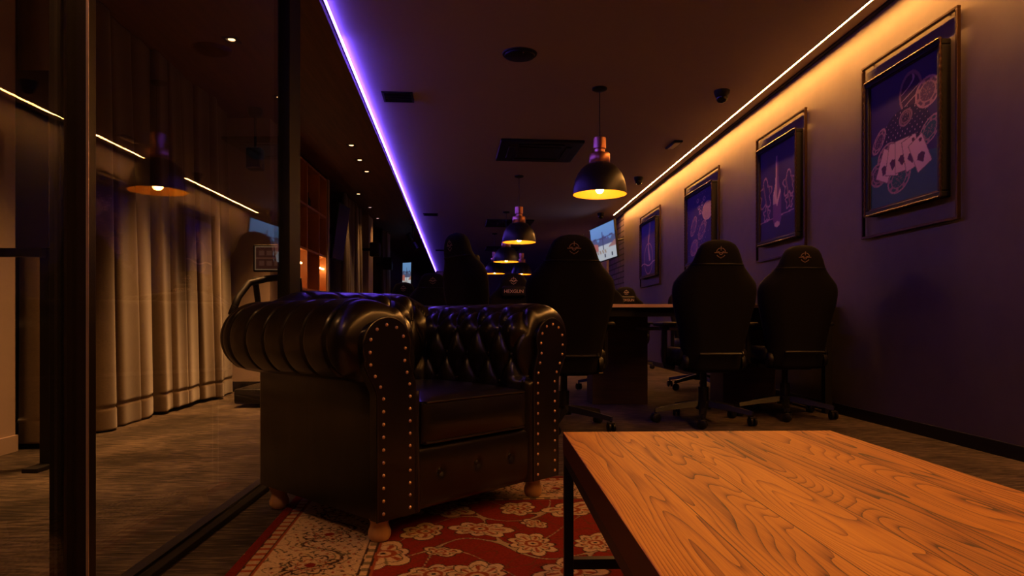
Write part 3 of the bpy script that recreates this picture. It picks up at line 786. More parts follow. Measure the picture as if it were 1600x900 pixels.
# buttons of the tufting
bmb = bmesh.new(); lathe(bmb, [(0, 0.007), (0.006, 0.006), (0.011, 0.002), (0.012, -0.003)], seg=14); b0 = None
def put_button(p, d):
    global b0
    if b0 is None: b0 = obj('tuft_button', bmb, M_LEATHER, body, 'all'); o = b0
    else: o = b0.copy(); COL.objects.link(o)
    o.location = p; o.rotation_euler = Vector(d).to_track_quat('Z', 'Y').to_euler()
def prof_at(sl): return np.interp(sl, SL, u_), np.interp(sl, SL, z_), np.interp(sl, SL, NRM[:, 0]), np.interp(sl, SL, NRM[:, 1])
for r_i in range(4):
    sl = S_TOP+0.104*r_i
    if sl > SL[-1]-0.16: break
    uu, zz, n0, n1_ = prof_at(sl); off = 0.0 if r_i % 2 == 0 else 0.5
    for k in range(-1, 8):
        y = (AD-AT)-(k+off)*PITCH
        if 0.06 < y < AD-AT-0.02:
            put_button((uu-0.012*0+n0*-0.010, y, zz+n1_*-0.010), (n0, 0, n1_)); put_button((AW-uu+n0*0.010, y, zz-n1_*0.010), (-n0, 0, n1_))
    for k in range(-4, 5):
        x = AW/2+(k+off)*PITCH
        if AT+0.01 < x < AW-AT-0.01: e_ = min(1, max(0, min(x-AT, AW-AT-x)/(AW-2*AT))/0.22); put_button((x, AD-uu+n0*0.010, zz+0.048*e_*e_*(3-2*e_)-n1_*0.010), (0, -n0, n1_))
# feet
def foot(): 
    bm = bmesh.new(); lathe(bm, [(0.038, 0.10), (0.037, 0.078), (0.031, 0.064), (0.027, 0.054), (0.0295, 0.042), (0.035, 0.029), (0.0345, 0.015), (0.029, 0.004), (0.024, 0.0), (0, 0.0)], seg=28); return bm
for x, y in ((0.055, 0.055), (AW-0.055, 0.055), (0.055, AD-0.06), (AW-0.055, AD-0.06)):
    f_ = obj('turned_foot', foot(), M_LEG, chair, True); f_.location = (x, y, -0.0115 if (x < 0.4 and y > 0.3) else 0.0)

# ------------------------------------------------------------------ gaming chairs
OUT = [(0.36, 0.185), (0.40, 0.20), (0.50, 0.205), (0.62, 0.225), (0.72, 0.248), (0.80, 0.268), (0.88, 0.276), (0.93, 0.268), (0.975, 0.235), (1.02, 0.190), (1.06, 0.160), (1.10, 0.146), (1.14, 0.130), (1.17, 0.110), (1.19, 0.078), (1.2, 0.03)]
oz, ow = np.array([p[0] for p in OUT]), np.array([p[1] for p in OUT])
def back_y(z): return -0.22-0.10*(z-0.4)
def hw_(z): return float(np.interp(z, oz, ow))
def back_bm():
    bm = bmesh.new(); nz2, nu2 = 44, 20; F, B = [], []
    zs = list(np.linspace(0.36, 1.12, 34))+list(1.12+0.08*np.sin(np.linspace(0, PI/2, 11))[1:])
    for z in zs:
        w = hw_(z); rf_, rb_ = [], []
        for i in range(nu2+1):
            u = -1+2*i/nu2; a = abs(u); ed = math.sqrt(max(0, 1-a**6)); top = math.sqrt(max(0.02, 1-max(0, (z-1.10)/0.1)**2.5))
            th = 0.045*ed*top+0.006
            bol = 0.055*max(0, a-0.55)/0.45*(1 if z < 0.98 else max(0, 1-(z-0.98)/0.1))
            rf_.append(bm.verts.new((u*w, back_y(z)+th+bol, z))); rb_.append(bm.verts.new((u*w, back_y(z)-th*0.9+bol*0.75, z)))
        F.append(rf_); B.append(rb_)
    for G in (F, B):
        for a, b in zip(G, G[1:]):
            for i in range(nu2): bm.faces.new((a[i], a[i+1], b[i+1], b[i]))
    for a, b in zip(range(len(F)-1), range(1, len(F))):
        bm.faces.new((F[a][0], F[b][0], B[b][0], B[a][0])); bm.faces.new((F[a][-1], F[b][-1], B[b][-1], B[a][-1]))
    for k in (0, -1):
        for i in range(nu2): bm.faces.new((F[k][i], F[k][i+1], B[k][i+1], B[k][i]))
    return bm
def band(bm, z, r=0.004):
    w = hw_(z); pts = []
    for i in range(21):
        u = -1+0.1*i; a = abs(u); th = 0.045*math.sqrt(max(0, 1-a**6))+0.006; bol = 0.055*max(0, a-0.55)/0.45*(1 if z < 0.98 else max(0, 1-(z-0.98)/0.1))
        pts.append((u*w*1.0, back_y(z)-th*0.9+bol*0.75-0.001, z))
    tube(bm, pts, r, 6)
def emblem(bm, s=1.0):
    def ring(r0, r1, a0=0, a1=2*PI, n=36):
        P = [(r1*math.cos(a0+(a1-a0)*k/n), r1*math.sin(a0+(a1-a0)*k/n)) for k in range(n+1)]; Q = [(r0*math.cos(a0+(a1-a0)*k/n), r0*math.sin(a0+(a1-a0)*k/n)) for k in range(n+1)]
        for k in range(n):
            vs = [bm.verts.new((p[0]*s, 0, p[1]*s)) for p in (P[k], P[k+1], Q[k+1], Q[k])]; bm.faces.new(vs)
    ring(0.024, 0.027, 0.1, PI-0.1); ring(0.024, 0.027, PI+0.5, 1.5*PI-0.2, 12); ring(0.024, 0.027, 1.5*PI+0.2, 2*PI-0.5, 12)
    ring(0.008, 0.0115, PI, 2*PI, 14)
    for a, b, c, d in ((-0.036, 0.036, -0.0015, 0.0015), (-0.0015, 0.0015, 0.012, 0.035), (-0.02, -0.008, 0.003, 0.007), (0.008, 0.02, 0.003, 0.007), (-0.004, 0.004, -0.030, -0.026)):
        vs = [bm.verts.new((x*s, 0, z*s)) for x, z in ((a, c), (b, c), (b, d), (a, d))]; bm.faces.new(vs)
    r = bmesh.ops.extrude_face_region(bm, geom=bm.faces[:]); bmesh.ops.translate(bm, vec=(0, -0.0012, 0), verts=[v for v in r['geom'] if isinstance(v, bmesh.types.BMVert)])
def gaming_chair(label, loc, rz, front_logo=False):
    t = thing('gaming_chair', label, 'gaming chair', loc, rz)
    bk = obj('backrest', back_bm(), M_FABRIC, t, 'all')
    bm = bmesh.new(); band(bm, 1.045); obj('seam', bm, M_CHLEATH, bk, True)
    bm = bmesh.new(); emblem(bm, 1.15); e = obj('emblem', bm, M_EMB, bk); e.location = (0, back_y(1.115)-0.0545, 1.115); e.rotation_euler = (0.1, 0, 0)
    bm = bmesh.new(); tube(bm, [(-0.12, back_y(0.47)-0.075, 0.475), (0.15, back_y(0.47)-0.075, 0.475)], 0.010, 12); tube(bm, [(0.15, back_y(0.47)-0.075, 0.475), (0.158, back_y(0.47)-0.075, 0.475)], 0.017, 12)
    tube(bm, [(-0.1, back_y(0.47)-0.075, 0.475), (-0.1, back_y(0.47)-0.01, 0.475)], 0.006, 8); tube(bm, [(0.12, back_y(0.47)-0.075, 0.475), (0.12, back_y(0.47)-0.01, 0.475)], 0.006, 8)
    obj('rear_bar', bm, M_PLAST, t, True)
    bm = bmesh.new(); box(bm, (0, 0.03, 0.435), (0.42, 0.52, 0.11), bev=0.045, seg=4); st = obj('seat', bm, M_FABRIC, t, True)
    for s in (-1, 1):
        bm = bmesh.new(); box(bm, (s*0.195, 0.03, 0.46), (0.08, 0.46, 0.10), bev=0.035, seg=4); obj('seat_bolster', bm, M_CHLEATH, st, True)
        bm = bmesh.new(); tube(bm, [(s*0.2, 0.0, 0.375), (s*0.26, 0.0, 0.385), (s*0.268, 0.0, 0.42), (s*0.268, 0.0, 0.63)], 0.02, 10); box(bm, (s*0.268, 0, 0.64), (0.05, 0.09, 0.03), bev=0.008)
        ar = obj('armrest_post', bm, M_PLAST, t, True)
        bm = bmesh.new(); box(bm, (s*0.268, 0.02, 0.665), (0.085, 0.27, 0.028), bev=0.012, seg=3); obj('armrest_pad', bm, M_CHLEATH, ar, True)
        bm = bmesh.new(); lathe(bm, [(0, 0.022), (0.04, 0.02), (0.05, 0.008), (0.05, -0.01)], c=(s*0.185, -0.20, 0.42), seg=20, rotm=Matrix.Rotation(s*PI/2, 3, 'Y')); obj('hinge_cover', bm, M_PLAST, t, True)
    bm = bmesh.new(); box(bm, (0, 0, 0.362), (0.26, 0.3, 0.035), bev=0.008); tube(bm, [(0.1, 0.02, 0.35), (0.26, 0.02, 0.345)], 0.006, 8); obj('tilt_plate', bm, M_PLAST, t, True)
    bm = bmesh.new(); tube(bm, [(0, 0, 0.10), (0, 0, 0.24)], 0.034, 18); tube(bm, [(0, 0, 0.24), (0, 0, 0.36)], 0.022, 16); obj('gas_column', bm, M_PLAST, t, True)
    bm = bmesh.new(); lathe(bm, [(0, 0.085), (0.05, 0.09), (0.055, 0.11), (0.045, 0.145), (0.034, 0.15)], seg=20); hub = obj('base_hub', bm, M_PLAST, t, True)
    for k in range(5):
        a = 2*PI*k/5+0.3+PI/2; ca, sa = math.cos(a), math.sin(a)
        bm = bmesh.new(); n = 8; rr = []
        for i in range(n+1):
            f = i/n; d = 0.03+0.30*f; z = 0.128-0.045*f**1.2; w = 0.030-0.010*f; h = 0.020-0.007*f
            rr.append([bm.verts.new((d*ca-y_*sa, d*sa+y_*ca, z+z_2)) for y_, z_2 in ((-w, -h), (-w*0.55, h), (w*0.55, h), (w, -h))])
        for p, q in zip(rr, rr[1:]):
            for i in range(4): bm.faces.new((p[i], p[(i+1) % 4], q[(i+1) % 4], q[i]))
        bm.faces.new(rr[0]); bm.faces.new(rr[-1][::-1]); leg = obj('base_leg', bm, M_PLAST, t, 30)
        bm = bmesh.new(); cx_, cy_ = 0.325*ca, 0.325*sa; ang = a+0.9+k
        for s in (-1, 1):
            lathe(bm, [(0, -0.010), (0.022, -0.010), (0.030, -0.006), (0.030, 0.006), (0.022, 0.010), (0, 0.010)], c=(cx_+s*0.015*math.cos(ang), cy_+s*0.015*math.sin(ang), 0.0305), seg=20, rotm=Matrix.Rotation(ang, 3, 'Z') @ Matrix.Rotation(PI/2, 3, 'Y'))
        tube(bm, [(cx_, cy_, 0.03), (cx_, cy_, 0.085)], 0.008, 8); box(bm, (cx_, cy_, 0.056), (0.045, 0.045, 0.014), rot=None, bev=0.005)
        obj('castor', bm, M_PLAST, leg, True)
    # front: headrest pillow with thread motif
    bm = bmesh.new(); box(bm, (0, 0, 0), (0.25, 0.06, 0.12), bev=0.028, seg=4); pw_ = obj('head_pillow', bm, M_CHLEATH, t, True); pw_.location = (0, back_y(1.0)+0.078, 1.0)
    if front_logo:
        bm = bmesh.new(); emblem(bm, 1.2); e = obj('front_emblem', bm, M_EMBW, bk); e.location = (0, back_y(1.12)+0.056, 1.115); e.rotation_euler = (0, 0, 0)
        text_obj('front_lettering', 'HEXGUN', 0.05, M_EMBW, pw_, (0, 0.0315, 0.0), (PI/2, 0, PI), 0.0008)
    return t
def at_chair(px, dist, back=0.30):
    """seat centre so that the backrest stands near distance dist in column px"""
    p = on_y(px, HOR, dist); return (p.x, p.y, 0)
def place(px, topz_y, rz, dist): return at_chair(px, dist), rz
gc = gaming_chair('black gaming chair seen from behind, just past the armchair right arm', at_chair(881, 4.36), 0.06, True)
SP = [(1099, 4.58, 0.0, 'black gaming chair seen from behind at the desk, the middle of the three large ones'),
      (1226, 4.86, -0.04, 'black gaming chair seen from behind at the desk end nearest the picture wall'),
      (772, 5.0, -1.05, 'black gaming chair turned part sideways behind the armchair back'),
      (675, 7.6, 0.1, 'small dark gaming chair with emblem right under the end of the violet light strip'),
      (635, 9.3, 0.0, 'far gaming chair whose top shows in front of the small left television'),
      (804, 7.0, PI, 'gaming chair facing this way with white lettering on its headrest'),
      (955, 6.75, PI+0.35, 'gaming chair facing this way between the desk and the right wall television'),
      (1092, 6.9, PI-0.1, 'gaming chair facing this way on the far side of the desk, mostly hidden'),
      (984, 9.8, PI, 'distant gaming chair against the purple wall under the farthest picture')]
for px, d, rz, lb in SP:
    c_ = dup(gc, at_chair(px, d), rz, lb)
    if px == 772: c_.scale = (1.05, 1.05, 1.09)

# ------------------------------------------------------------------ desk
ZD = 0.81
dl, dr = on_y(905, HOR, 4.95).x, on_y(1305, HOR, 4.95).x
t = thing('desk', 'long double desk with pale wood edge behind the gaming chairs', 'desk', (dl, 4.95, 0))
DW = dr-dl
obj('desktop', bx(0, DW, 0, 1.5, ZD-0.025, ZD, 0.002), M_DARKWOOD, t)
obj('edge_band', bx(0, DW*0.60, -0.004, 0.0, ZD-0.024, ZD, 0.001), M_DESKTOP, t)
obj('apron', bx(0.04, DW-0.06, 0.05, 0.09, ZD-0.09, ZD-0.025), M_BLACK, t)
obj('pedestal', bx(0.20, on_y(1012, HOR, 5.6).x-dl, 0.65, 0.95, 0, ZD-0.025, 0.003), M_DARKWOOD, t)
for y in (0.03, 1.45):
    obj('leg', bx(DW-0.075, DW-0.02, y-0.03, y+0.03, 0, ZD-0.025, 0.003), M_BLACK, t)
obj('end_rail', bx(DW-0.07, DW-0.025, 0.06, 1.42, ZD-0.08, ZD-0.03), M_BLACK, t)
obj('cable_tray', bx(0.55, DW-0.12, 0.62, 0.80, ZD-0.20, ZD-0.17, 0.004), M_CHROME, t)
obj('far_pedestal', bx(DW-0.62, DW-0.18, 0.62, 0.95, 0, ZD-0.025, 0.003), M_DARKWOOD, t)

# ------------------------------------------------------------------ framed pictures
def art(kind, n, m):
    u, v = np.meshgrid(np.linspace(0, 1, n), np.linspace(0, 1, m)); x = u.ravel(); y = v.ravel()*1.36
    bg = np.array((0.045, 0.03, 0.14)); c = np.tile(bg, (len(x), 1)); H = 1.36
    PK = np.array((0.55, 0.30, 0.34)); LT = np.array((0.80, 0.55, 0.55)); TE = np.array((0.02, 0.10, 0.13))
    c *= (0.6+0.5*y/H)[:, None]
    def chip(cx, cy, r, ang, sq, col=PK, fill=None):
        dx, dy = x-cx, y-cy; a = dx*math.cos(ang)+dy*math.sin(ang); b = (-dx*math.sin(ang)+dy*math.cos(ang))/sq; d = np.hypot(a, b); th = np.arctan2(b, a)
        if fill is not None: c[d < r] = fill
        c[(np.abs(d-r) < 0.011)] = col; c[(np.abs(d-r*0.68) < 0.008)] = col*0.8
        c[(d > r*0.68) & (d < r) & (np.sin(8*th) > 0.35)] = col*0.75
        c[(d < r*0.62) & (np.abs(np.sin(6*th)*d-0.02) < 0.01)] = col*0.6
    if kind == 0:
        c[y < 0.50-0.18*(x-0.5)] = TE
        dx, dy = (x-0.62)/0.15, (y-1.08)/0.20; d = np.hypot(dx, dy); c[d < 1] = (0.05, 0.02, 0.06); c[(np.abs(d-1) < 0.09)] = PK*0.6; c[(d < 0.9) & (np.abs(np.sin(17*x+5*np.sin(9*y))) < 0.22)] = LT*0.7
        dx, dy = (x-0.55)/0.34, (y-0.72)/0.24; d = np.hypot(dx, dy); c[d < 1] = (0.02, 0.012, 0.05); c[(d < 1) & (np.sin(90*x)*np.sin(80*y) > 0.90)] = LT
        chip(0.85, 1.0, 0.155, 0.2, 0.9, PK, (0.12, 0.06, 0.13)); chip(0.14, 0.72, 0.14, 0.9, 0.5, PK, (0.06, 0.04, 0.1)); chip(0.28, 0.52, 0.16, 0.5, 0.8, PK*0.9, (0.08, 0.05, 0.1))
        chip(0.13, 0.36, 0.13, 0.2, 0.9, PK*0.8, (0.05, 0.05, 0.08)); chip(0.45, 0.25, 0.17, 0.5, 0.75, PK*0.9, (0.02, 0.12, 0.12)); chip(0.88, 0.62, 0.16, 0.7, 0.6, PK*0.9, (0.02, 0.10, 0.12)); chip(0.70, 0.52, 0.12, 0.4, 0.6, PK*0.7, (0.02, 0.09, 0.11)); chip(0.55, 0.85, 0.09, 0.4, 0.8, PK*0.6, None)
        for k in range(5):
            an = 0.42-0.21*k; px_, py_ = 0.50+0.125*(k-2), 0.48-0.012*(k-2)**2
            dx, dy = x-px_, y-py_; a = (dx*math.cos(an)-dy*math.sin(an))/1.3; b = (dx*math.sin(an)+dy*math.cos(an))/1.3
            mk = (np.abs(a) < 0.082) & (np.abs(b) < 0.13); c[mk] = PK*0.35; mk = (np.abs(a) < 0.076) & (np.abs(b) < 0.124); c[mk] = LT
            sp = (np.abs(a)+np.abs(b+0.03)*0.8 < 0.045-0.02*(b > 0)) | (np.hypot(a-0.045, b-0.09) < 0.016); c[mk & sp] = (0.10, 0.03, 0.08)
    elif kind == 1:
        c[y < 0.28] = np.array((0.02, 0.015, 0.07)); c[np.abs(y-0.28-0.06*x) < 0.008] = PK
        w = np.interp(y, [0.22, 0.3, 0.62, 0.78, 0.86, 1.1, 1.2], [0.10, 0.12, 0.12, 0.06, 0.045, 0.04, 0.02]); mk = (np.abs(x-0.5) < w) & (y > 0.22) & (y < 1.2)
        c[mk] = (0.20, 0.08, 0.22); c[mk & (x < 0.5) & (y > 0.5)] = LT*0.8; c[mk & (np.abs(y-0.5-2*np.abs(x-0.5)) < 0.05)] = LT
        for cx, cy, r in ((0.82, 0.72, 0.16), (0.16, 0.70, 0.2), (0.83, 0.48, 0.1), (0.2, 0.4, 0.1)):
            d = np.hypot(x-cx, (y-cy)*(0.8)); th = np.arctan2(y-cy, x-cx); c[(np.abs(d-r*(0.8+0.2*np.sin(5*th))) < 0.012)] = PK; c[(d < r*0.7) & (np.sin(40*x+12*y) > 0.75)] = PK*0.5
        c[(np.hypot(x-0.5, (y-0.2)*2) < 0.08)] = LT*0.9
    elif kind == 2:
        c[:] = np.array((0.05, 0.035, 0.22))*(0.6+0.5*y/H)[:, None]
        chip(0.82, 0.92, 0.18, 0.3, 0.95, LT, LT*0.75); chip(0.3, 0.28, 0.17, 0.9, 0.75, PK, (0.16, 0.09, 0.3)); chip(0.28, 0.72, 0.2, 1.1, 0.5, PK, (0.10, 0.06, 0.22)); chip(0.62, 0.58, 0.2, 0.9, 0.55, PK, (0.09, 0.05, 0.24))
        for cx, cy in ((0.5, 1.05), (0.62, 1.1), (0.7, 1.18), (0.55, 0.95), (0.45, 1.2)): c[np.abs(np.hypot(x-cx, y-cy)-0.035) < 0.01] = LT
        c[(np.sin(61*x+3)*np.sin(57*y) > 0.97)] = LT
    else:
        c[:] = np.array((0.07, 0.04, 0.28))*(0.6+0.5*y/H)[:, None]
        cx_ = 0.55+0.05*np.sin(6*y); c[(np.abs(x-cx_) < 0.02+0.03*np.abs(np.sin(4*y))) & (y > 0.35)] = LT*0.8
        c[(np.abs(y-0.28-0.04*np.sin(9*x)) < 0.015)] = LT; c[np.abs(np.hypot((x-0.5), (y-0.42)*0.7)-0.28) < 0.012] = PK
    return np.clip(c, 0, 1)
def picture(label, px_far, px_near, kind, zt=2.42, zb=1.245):
    y1 = on_x(px_far, 0, XR).y; y0 = on_x(px_near, 0, XR).y; w = y1-y0
    zm = (zt+zb)/2; h = zt-zb
    t = thing('framed_picture', label, 'picture', (XR, (y0+y1)/2, zm))
    # outer slim frame stood off the wall on four pegs
    bm = bmesh.new(); b_, d0, d1 = 0.017, -0.035, -0.012
    for a, b, c, d in ((-w/2, w/2, h/2-b_, h/2), (-w/2, w/2, -h/2, -h/2+b_), (-w/2, -w/2+b_, -h/2+b_, h/2-b_), (w/2-b_, w/2, -h/2+b_, h/2-b_)): bx(d0, d1, a, b, c, d, 0.002, bm)
    for sy in (-1, 1):
        for sz in (-1, 1): bx(d1, 0, sy*(w/2-0.1)-0.006, sy*(w/2-0.1)+0.006, sz*(h/2-0.008)-0.006, sz*(h/2-0.008)+0.006, 0, bm)
    obj('outer_frame', bm, M_MOULD, t)
    iw, ih = w*0.80, h*0.76
    bm = bmesh.new(); d0, d1, k = -0.062, 0.0, 0.034
    for a, b, c, d in ((-iw/2, iw/2, ih/2-k, ih/2), (-iw/2, iw/2, -ih/2, -ih/2+k), (-iw/2, -iw/2+k, -ih/2+k, ih/2-k), (iw/2-k, iw/2, -ih/2+k, ih/2-k)): bx(d0, d1, a, b, c, d, 0.006, bm)
    fr_ = obj('inner_frame', bm, M_BLACK, t)
    # rope moulding round the inner frame
    pts = []; per = [(-iw/2, -ih/2), (iw/2, -ih/2), (iw/2, ih/2), (-iw/2, ih/2), (-iw/2, -ih/2)]
    bm = bmesh.new()
    for (a, b), (c, d) in zip(per, per[1:]):
        L = math.hypot(c-a, d-b); n = int(L/0.012); P = []; R = []
        for i in range(n+1):
            f = i/n; P.append((d0-0.002, a+(c-a)*f, b+(d-b)*f)); R.append(0.0075+0.003*math.sin(2*PI*i/3.3))
        tube(bm, P, R, 6)
    obj('rope_moulding', bm, M_MOULD, fr_, True)
    bm = bmesh.new(); k2 = k+0.0; 
    for a, b, c, d in ((-iw/2+k2, iw/2-k2, ih/2-k2-0.009, ih/2-k2), (-iw/2+k2, iw/2-k2, -ih/2+k2, -ih/2+k2+0.009), (-iw/2+k2, -iw/2+k2+0.009, -ih/2+k2, ih/2-k2), (iw/2-k2-0.009, iw/2-k2, -ih/2+k2, ih/2-k2)): bx(-0.052, -0.044, a, b, c, d, 0.001, bm)
    obj('fillet', bm, M_MOULD, fr_)
    pw2, ph2 = iw/2-k-0.004, ih/2-k-0.004
    n, m = (130, 180) if kind == 0 else (80, 110)
    grid_mesh('print', lambda u, v: (np.full_like(u, -0.044), pw2-u*2*pw2, -ph2+v*2*ph2), n, m, M_PRINT, t, cols=art(kind, n, m))
    obj('backing_board', bx(-0.043, -0.001, -pw2, pw2, -ph2, ph2), M_BLACK, t)
    return t
picture('largest framed picture, with poker chips and a fan of playing cards', 1353, 1505, 0)
picture('framed picture of a bottle on a dark blue ground', 1186, 1264, 1)
picture('framed picture of chips and a pale disc on violet, beside the middle gaming chair top', 1073, 1127, 2)
picture('smallest framed violet picture, next to the brick section of wall', 1002.7, 1034, 3)

# ------------------------------------------------------------------ ceiling fittings
SK = math.radians(2.7)
def ac_unit(label, c, w=0.96):
    t = thing('ceiling_air_conditioner', label, 'air conditioner', (c.x, c.y, ZC), SK); h = w/2
    bm = bmesh.new(); box(bm, (0, 0, -0.016), (w, w, 0.034), bev=0.010, seg=2); obj('cover_panel', bm, M_BLACK, t)
    bm = bmesh.new(); box(bm, (0, 0, -0.037), (w*0.52, w*0.52, 0.012), bev=0.004); obj('intake_grille', bm, M_PLAST, t)
    for k in range(4):
        a = k*PI/2; bm = bmesh.new(); box(bm, (h*0.70, 0, -0.038), (0.07, w*0.56, 0.010), rot=None, bev=0.004); vs = bm.verts[:]; bmesh.ops.rotate(bm, cent=(0, 0, 0), matrix=Matrix.Rotation(a, 3, 'Z'), verts=vs); obj('air_louvre', bm, M_PLAST, t)
    return t
def mid(px, py): return on_z(px, py, ZC)
ac = ac_unit('square black ceiling air conditioner, nearest and largest, beside the first pendant', (mid(850, 215.5)+mid(832, 250.5))/2)
p = mid(795, 348); dup(ac, (p.x, p.y, ZC), SK, 'second black ceiling air conditioner, behind the second pendant')
p = mid(785, 388); dup(ac, (p.x, p.y, ZC), SK, 'farthest black ceiling air conditioner, low above the third pendant')
def vent(label, c):
    t = thing('ceiling_vent', label, 'vent', (c.x, c.y, ZC), SK)
    bm = bmesh.new(); 
    for a, b, c_, d in ((-.14, .14, -.14, -.12), (-.14, .14, .12, .14), (-.14, -.12, -.12, .12), (.12, .14, -.12, .12)): bx(a, b, c_, d, -0.010, 0.001, 0.001, bm)
    obj('frame', bm, M_BLACK, t)
    bm = bmesh.new()
    for k in range(8): box(bm, (0, -0.105+0.03*k, -0.005), (0.24, 0.022, 0.003), rot=Matrix.Rotation(0.5, 3, 'X'))
    obj('slats', bm, M_BLACK, t); return t
v = vent('square black ceiling vent beside the violet light strip, nearest of the three', mid(622, 151))
p = mid(673, 335); dup(v, (p.x, p.y, ZC), SK, 'small dark ceiling vent, middle one along the violet light strip')
p = mid(688, 391); dup(v, (p.x, p.y, ZC), SK, 'tiny dark ceiling vent near the far end of the violet light strip')
p = mid(812, 84)
t = thing('ceiling_speaker', 'round black disc speaker flush in the dark ceiling', 'speaker', (p.x, p.y, ZC))
bm = bmesh.new(); lathe(bm, [(0, -0.028), (0.09, -0.028), (0.115, -0.022), (0.118, -0.010), (0.132, -0.008), (0.134, 0.0)], seg=40); obj('housing', bm, M_BLACK, t, 35)
bm = bmesh.new(); lathe(bm, [(0, -0.033), (0.006, -0.031), (0.008, -0.027)], c=(0.02, -0.10, 0), seg=12); obj('indicator', bm, M_CHROME, t, 35)
def dome(label, p, s=1.0, a=0.0):
    t = thing('security_camera', label, 'security camera', (p.x, p.y, ZC), a)
    bm = bmesh.new(); lathe(bm, [(0, 0), (0.07*s, 0), (0.068*s, -0.02*s), (0.055*s, -0.055*s), (0.05*s, -0.06*s)], seg=28); obj('housing', bm, M_PLAST, t, 35)
    bm = bmesh.new(); lathe(bm, [(0.05*s, -0.06*s), (0.048*s, -0.08*s), (0.034*s, -0.10*s), (0, -0.112*s)], seg=24); obj('dome', bm, mat('camera_dome', (0.01, 0.01, 0.01), 0.08), t, 'all')
    return t
d0_ = dome('small black ceiling camera near the amber light strip, nearest of the three', mid(1128, 142))
p = mid(998, 277); dup(d0_, (p.x, p.y, ZC), 0.4, 'black ceiling camera between the first pendant and the amber strip')
p = mid(939, 333); dup(d0_, (p.x, p.y, ZC), 0.9, 'tiny black ceiling camera just left of the amber strip end')
p = mid(1053, 225)
t = thing('ceiling_sensor', 'slim rectangular sensor box on the ceiling between the pendant and amber strip', 'sensor', (p.x, p.y, ZC), SK)
obj('housing', bx(-0.05, 0.05, -0.17, 0.17, -0.022, 0.0, 0.005), M_PLAST, t); obj('lens', bx(-0.035, 0.035, -0.14, 0.14, -0.026, -0.022, 0.002), M_CHROME, t)

# ------------------------------------------------------------------ televisions
def tv_img(n, m, style):
    u, v = np.meshgrid(np.linspace(0, 1, n), np.linspace(0, 1, m)); x = u.ravel(); y = v.ravel(); c = np.zeros((len(x), 3))
    c[:] = np.array((0.16, 0.33, 0.62))*(0.7+0.5*y)[:, None]
    g = y < 0.42; c[g] = (0.62, 0.66, 0.70)
    mt = (y < 0.62+0.05*np.sin(14*x)+0.03*np.sin(37*x)) & ~g; c[mt] = (0.10, 0.12, 0.22)
    c[(y > 0.30) & (y < 0.52) & (x < 0.30) & (y < 0.55-0.4*np.abs(x-0.12))] = (0.50, 0.16, 0.12)
    c[(np.abs(x-0.5) < 0.012) & (y > 0.3) & (y < 0.8)] = (0.05, 0.05, 0.09); c[(np.abs(y-0.62-0.1*np.abs(x-0.5)) < 0.02) & (x > 0.1) & (x < 0.9)] = (0.06, 0.06, 0.12)
    c[(y > 0.33) & (y < 0.48) & (x > 0.72) & (y < 0.34+0.5*(x-0.7))] = (0.42, 0.20, 0.15)
    c[(y > 0.20) & (y < 0.30) & (x > 0.12) & (x < 0.66) & (np.sin(60*x+20*y) > -0.2)] = (0.42, 0.30, 0.22)
    for cx in (0.2, 0.55, 0.83): c[(np.abs(x-cx) < 0.025) & (y > 0.06) & (y < 0.17)] = (0.05, 0.05, 0.08)
    return c
def tv(label, p00, p10, p11, p01, thick=0.045, cat='television', style=0, name='wall_television'):
    """four corners: bottom-left, bottom-right, top-right, top-left as seen from the front"""
    a = Vector(p00); ex = (Vector(p10)-a); ey = (Vector(p01)-a); w = ex.length; h = ey.length
    X = ex.normalized(); N = ex.cross(ey).normalized(); Y = N.cross(X)
    t = thing(name, label, cat, a+(ex+ey)/2)
    t.rotation_euler = Matrix((X, Y, N)).transposed().to_euler()
    bm = bmesh.new(); box(bm, (0, 0, -thick/2-0.001), (w+0.03, h+0.03, thick), bev=0.006); obj('casing', bm, M_PLAST, t)
    grid_mesh('screen', lambda u, v: (w*(u-0.5), h*(v-0.5), np.full_like(u, 0.001)), 60, 40, M_SCREEN, t, cols=tv_img(60, 40, style))
    return t, w, h
t, w, h = tv('bright television hanging high by the brick wall, showing a blue and white scene', on_y(927, 412, 13.3), on_y(964, 400, 12.2), on_y(960, 347, 12.2), on_y(922, 360, 13.3))
bm = bmesh.new(); box(bm, (0, 0, -0.08), (0.2, 0.2, 0.07)); tube(bm, [(0, 0, -0.1), (0.10, 0.03, -0.38)], 0.02, 8); obj('wall_arm', bm, M_BLACK, t)
t, w, h = tv('small far television glowing at the end of the left wall', on_y(629, 450, 16.4), on_y(642, 450, 16.0), on_y(643, 414, 16.0), on_y(629, 411, 16.4))
bm = bmesh.new(); box(bm, (0, 0, -0.07), (0.15, 0.15, 0.05)); tube(bm, [(0, 0, -0.09), (-0.30, 0.0, -0.22)], 0.02, 8); obj('wall_arm', bm, M_BLACK, t)
# side-on television past the shelf unit
p0, p1 = on_x(526, 388, -2.02), on_x(536, 388, -1.98)
t = thing('wall_television', 'dark switched-off television seen almost edge-on past the shelf unit', 'television', (-2.08, 10.02, 1.98), math.radians(4)); t.rotation_euler = (0, math.radians(8), math.radians(-6))
obj('casing', bx(-0.04, 0.0, -0.25, 0.25, -0.40, 0.40, 0.005), M_PLAST, t); obj('screen', bx(0.0, 0.003, -0.24, 0.24, -0.39, 0.39), mat('dark_screen', (0.03, 0.025, 0.05), 0.25), t)
bm = bmesh.new(); box(bm, (-0.10, 0, 0), (0.12, 0.1, 0.1)); tube(bm, [(-0.1, 0, 0), (-0.55, 0, 0.05)], 0.02, 8); obj('wall_arm', bm, M_BLACK, t)

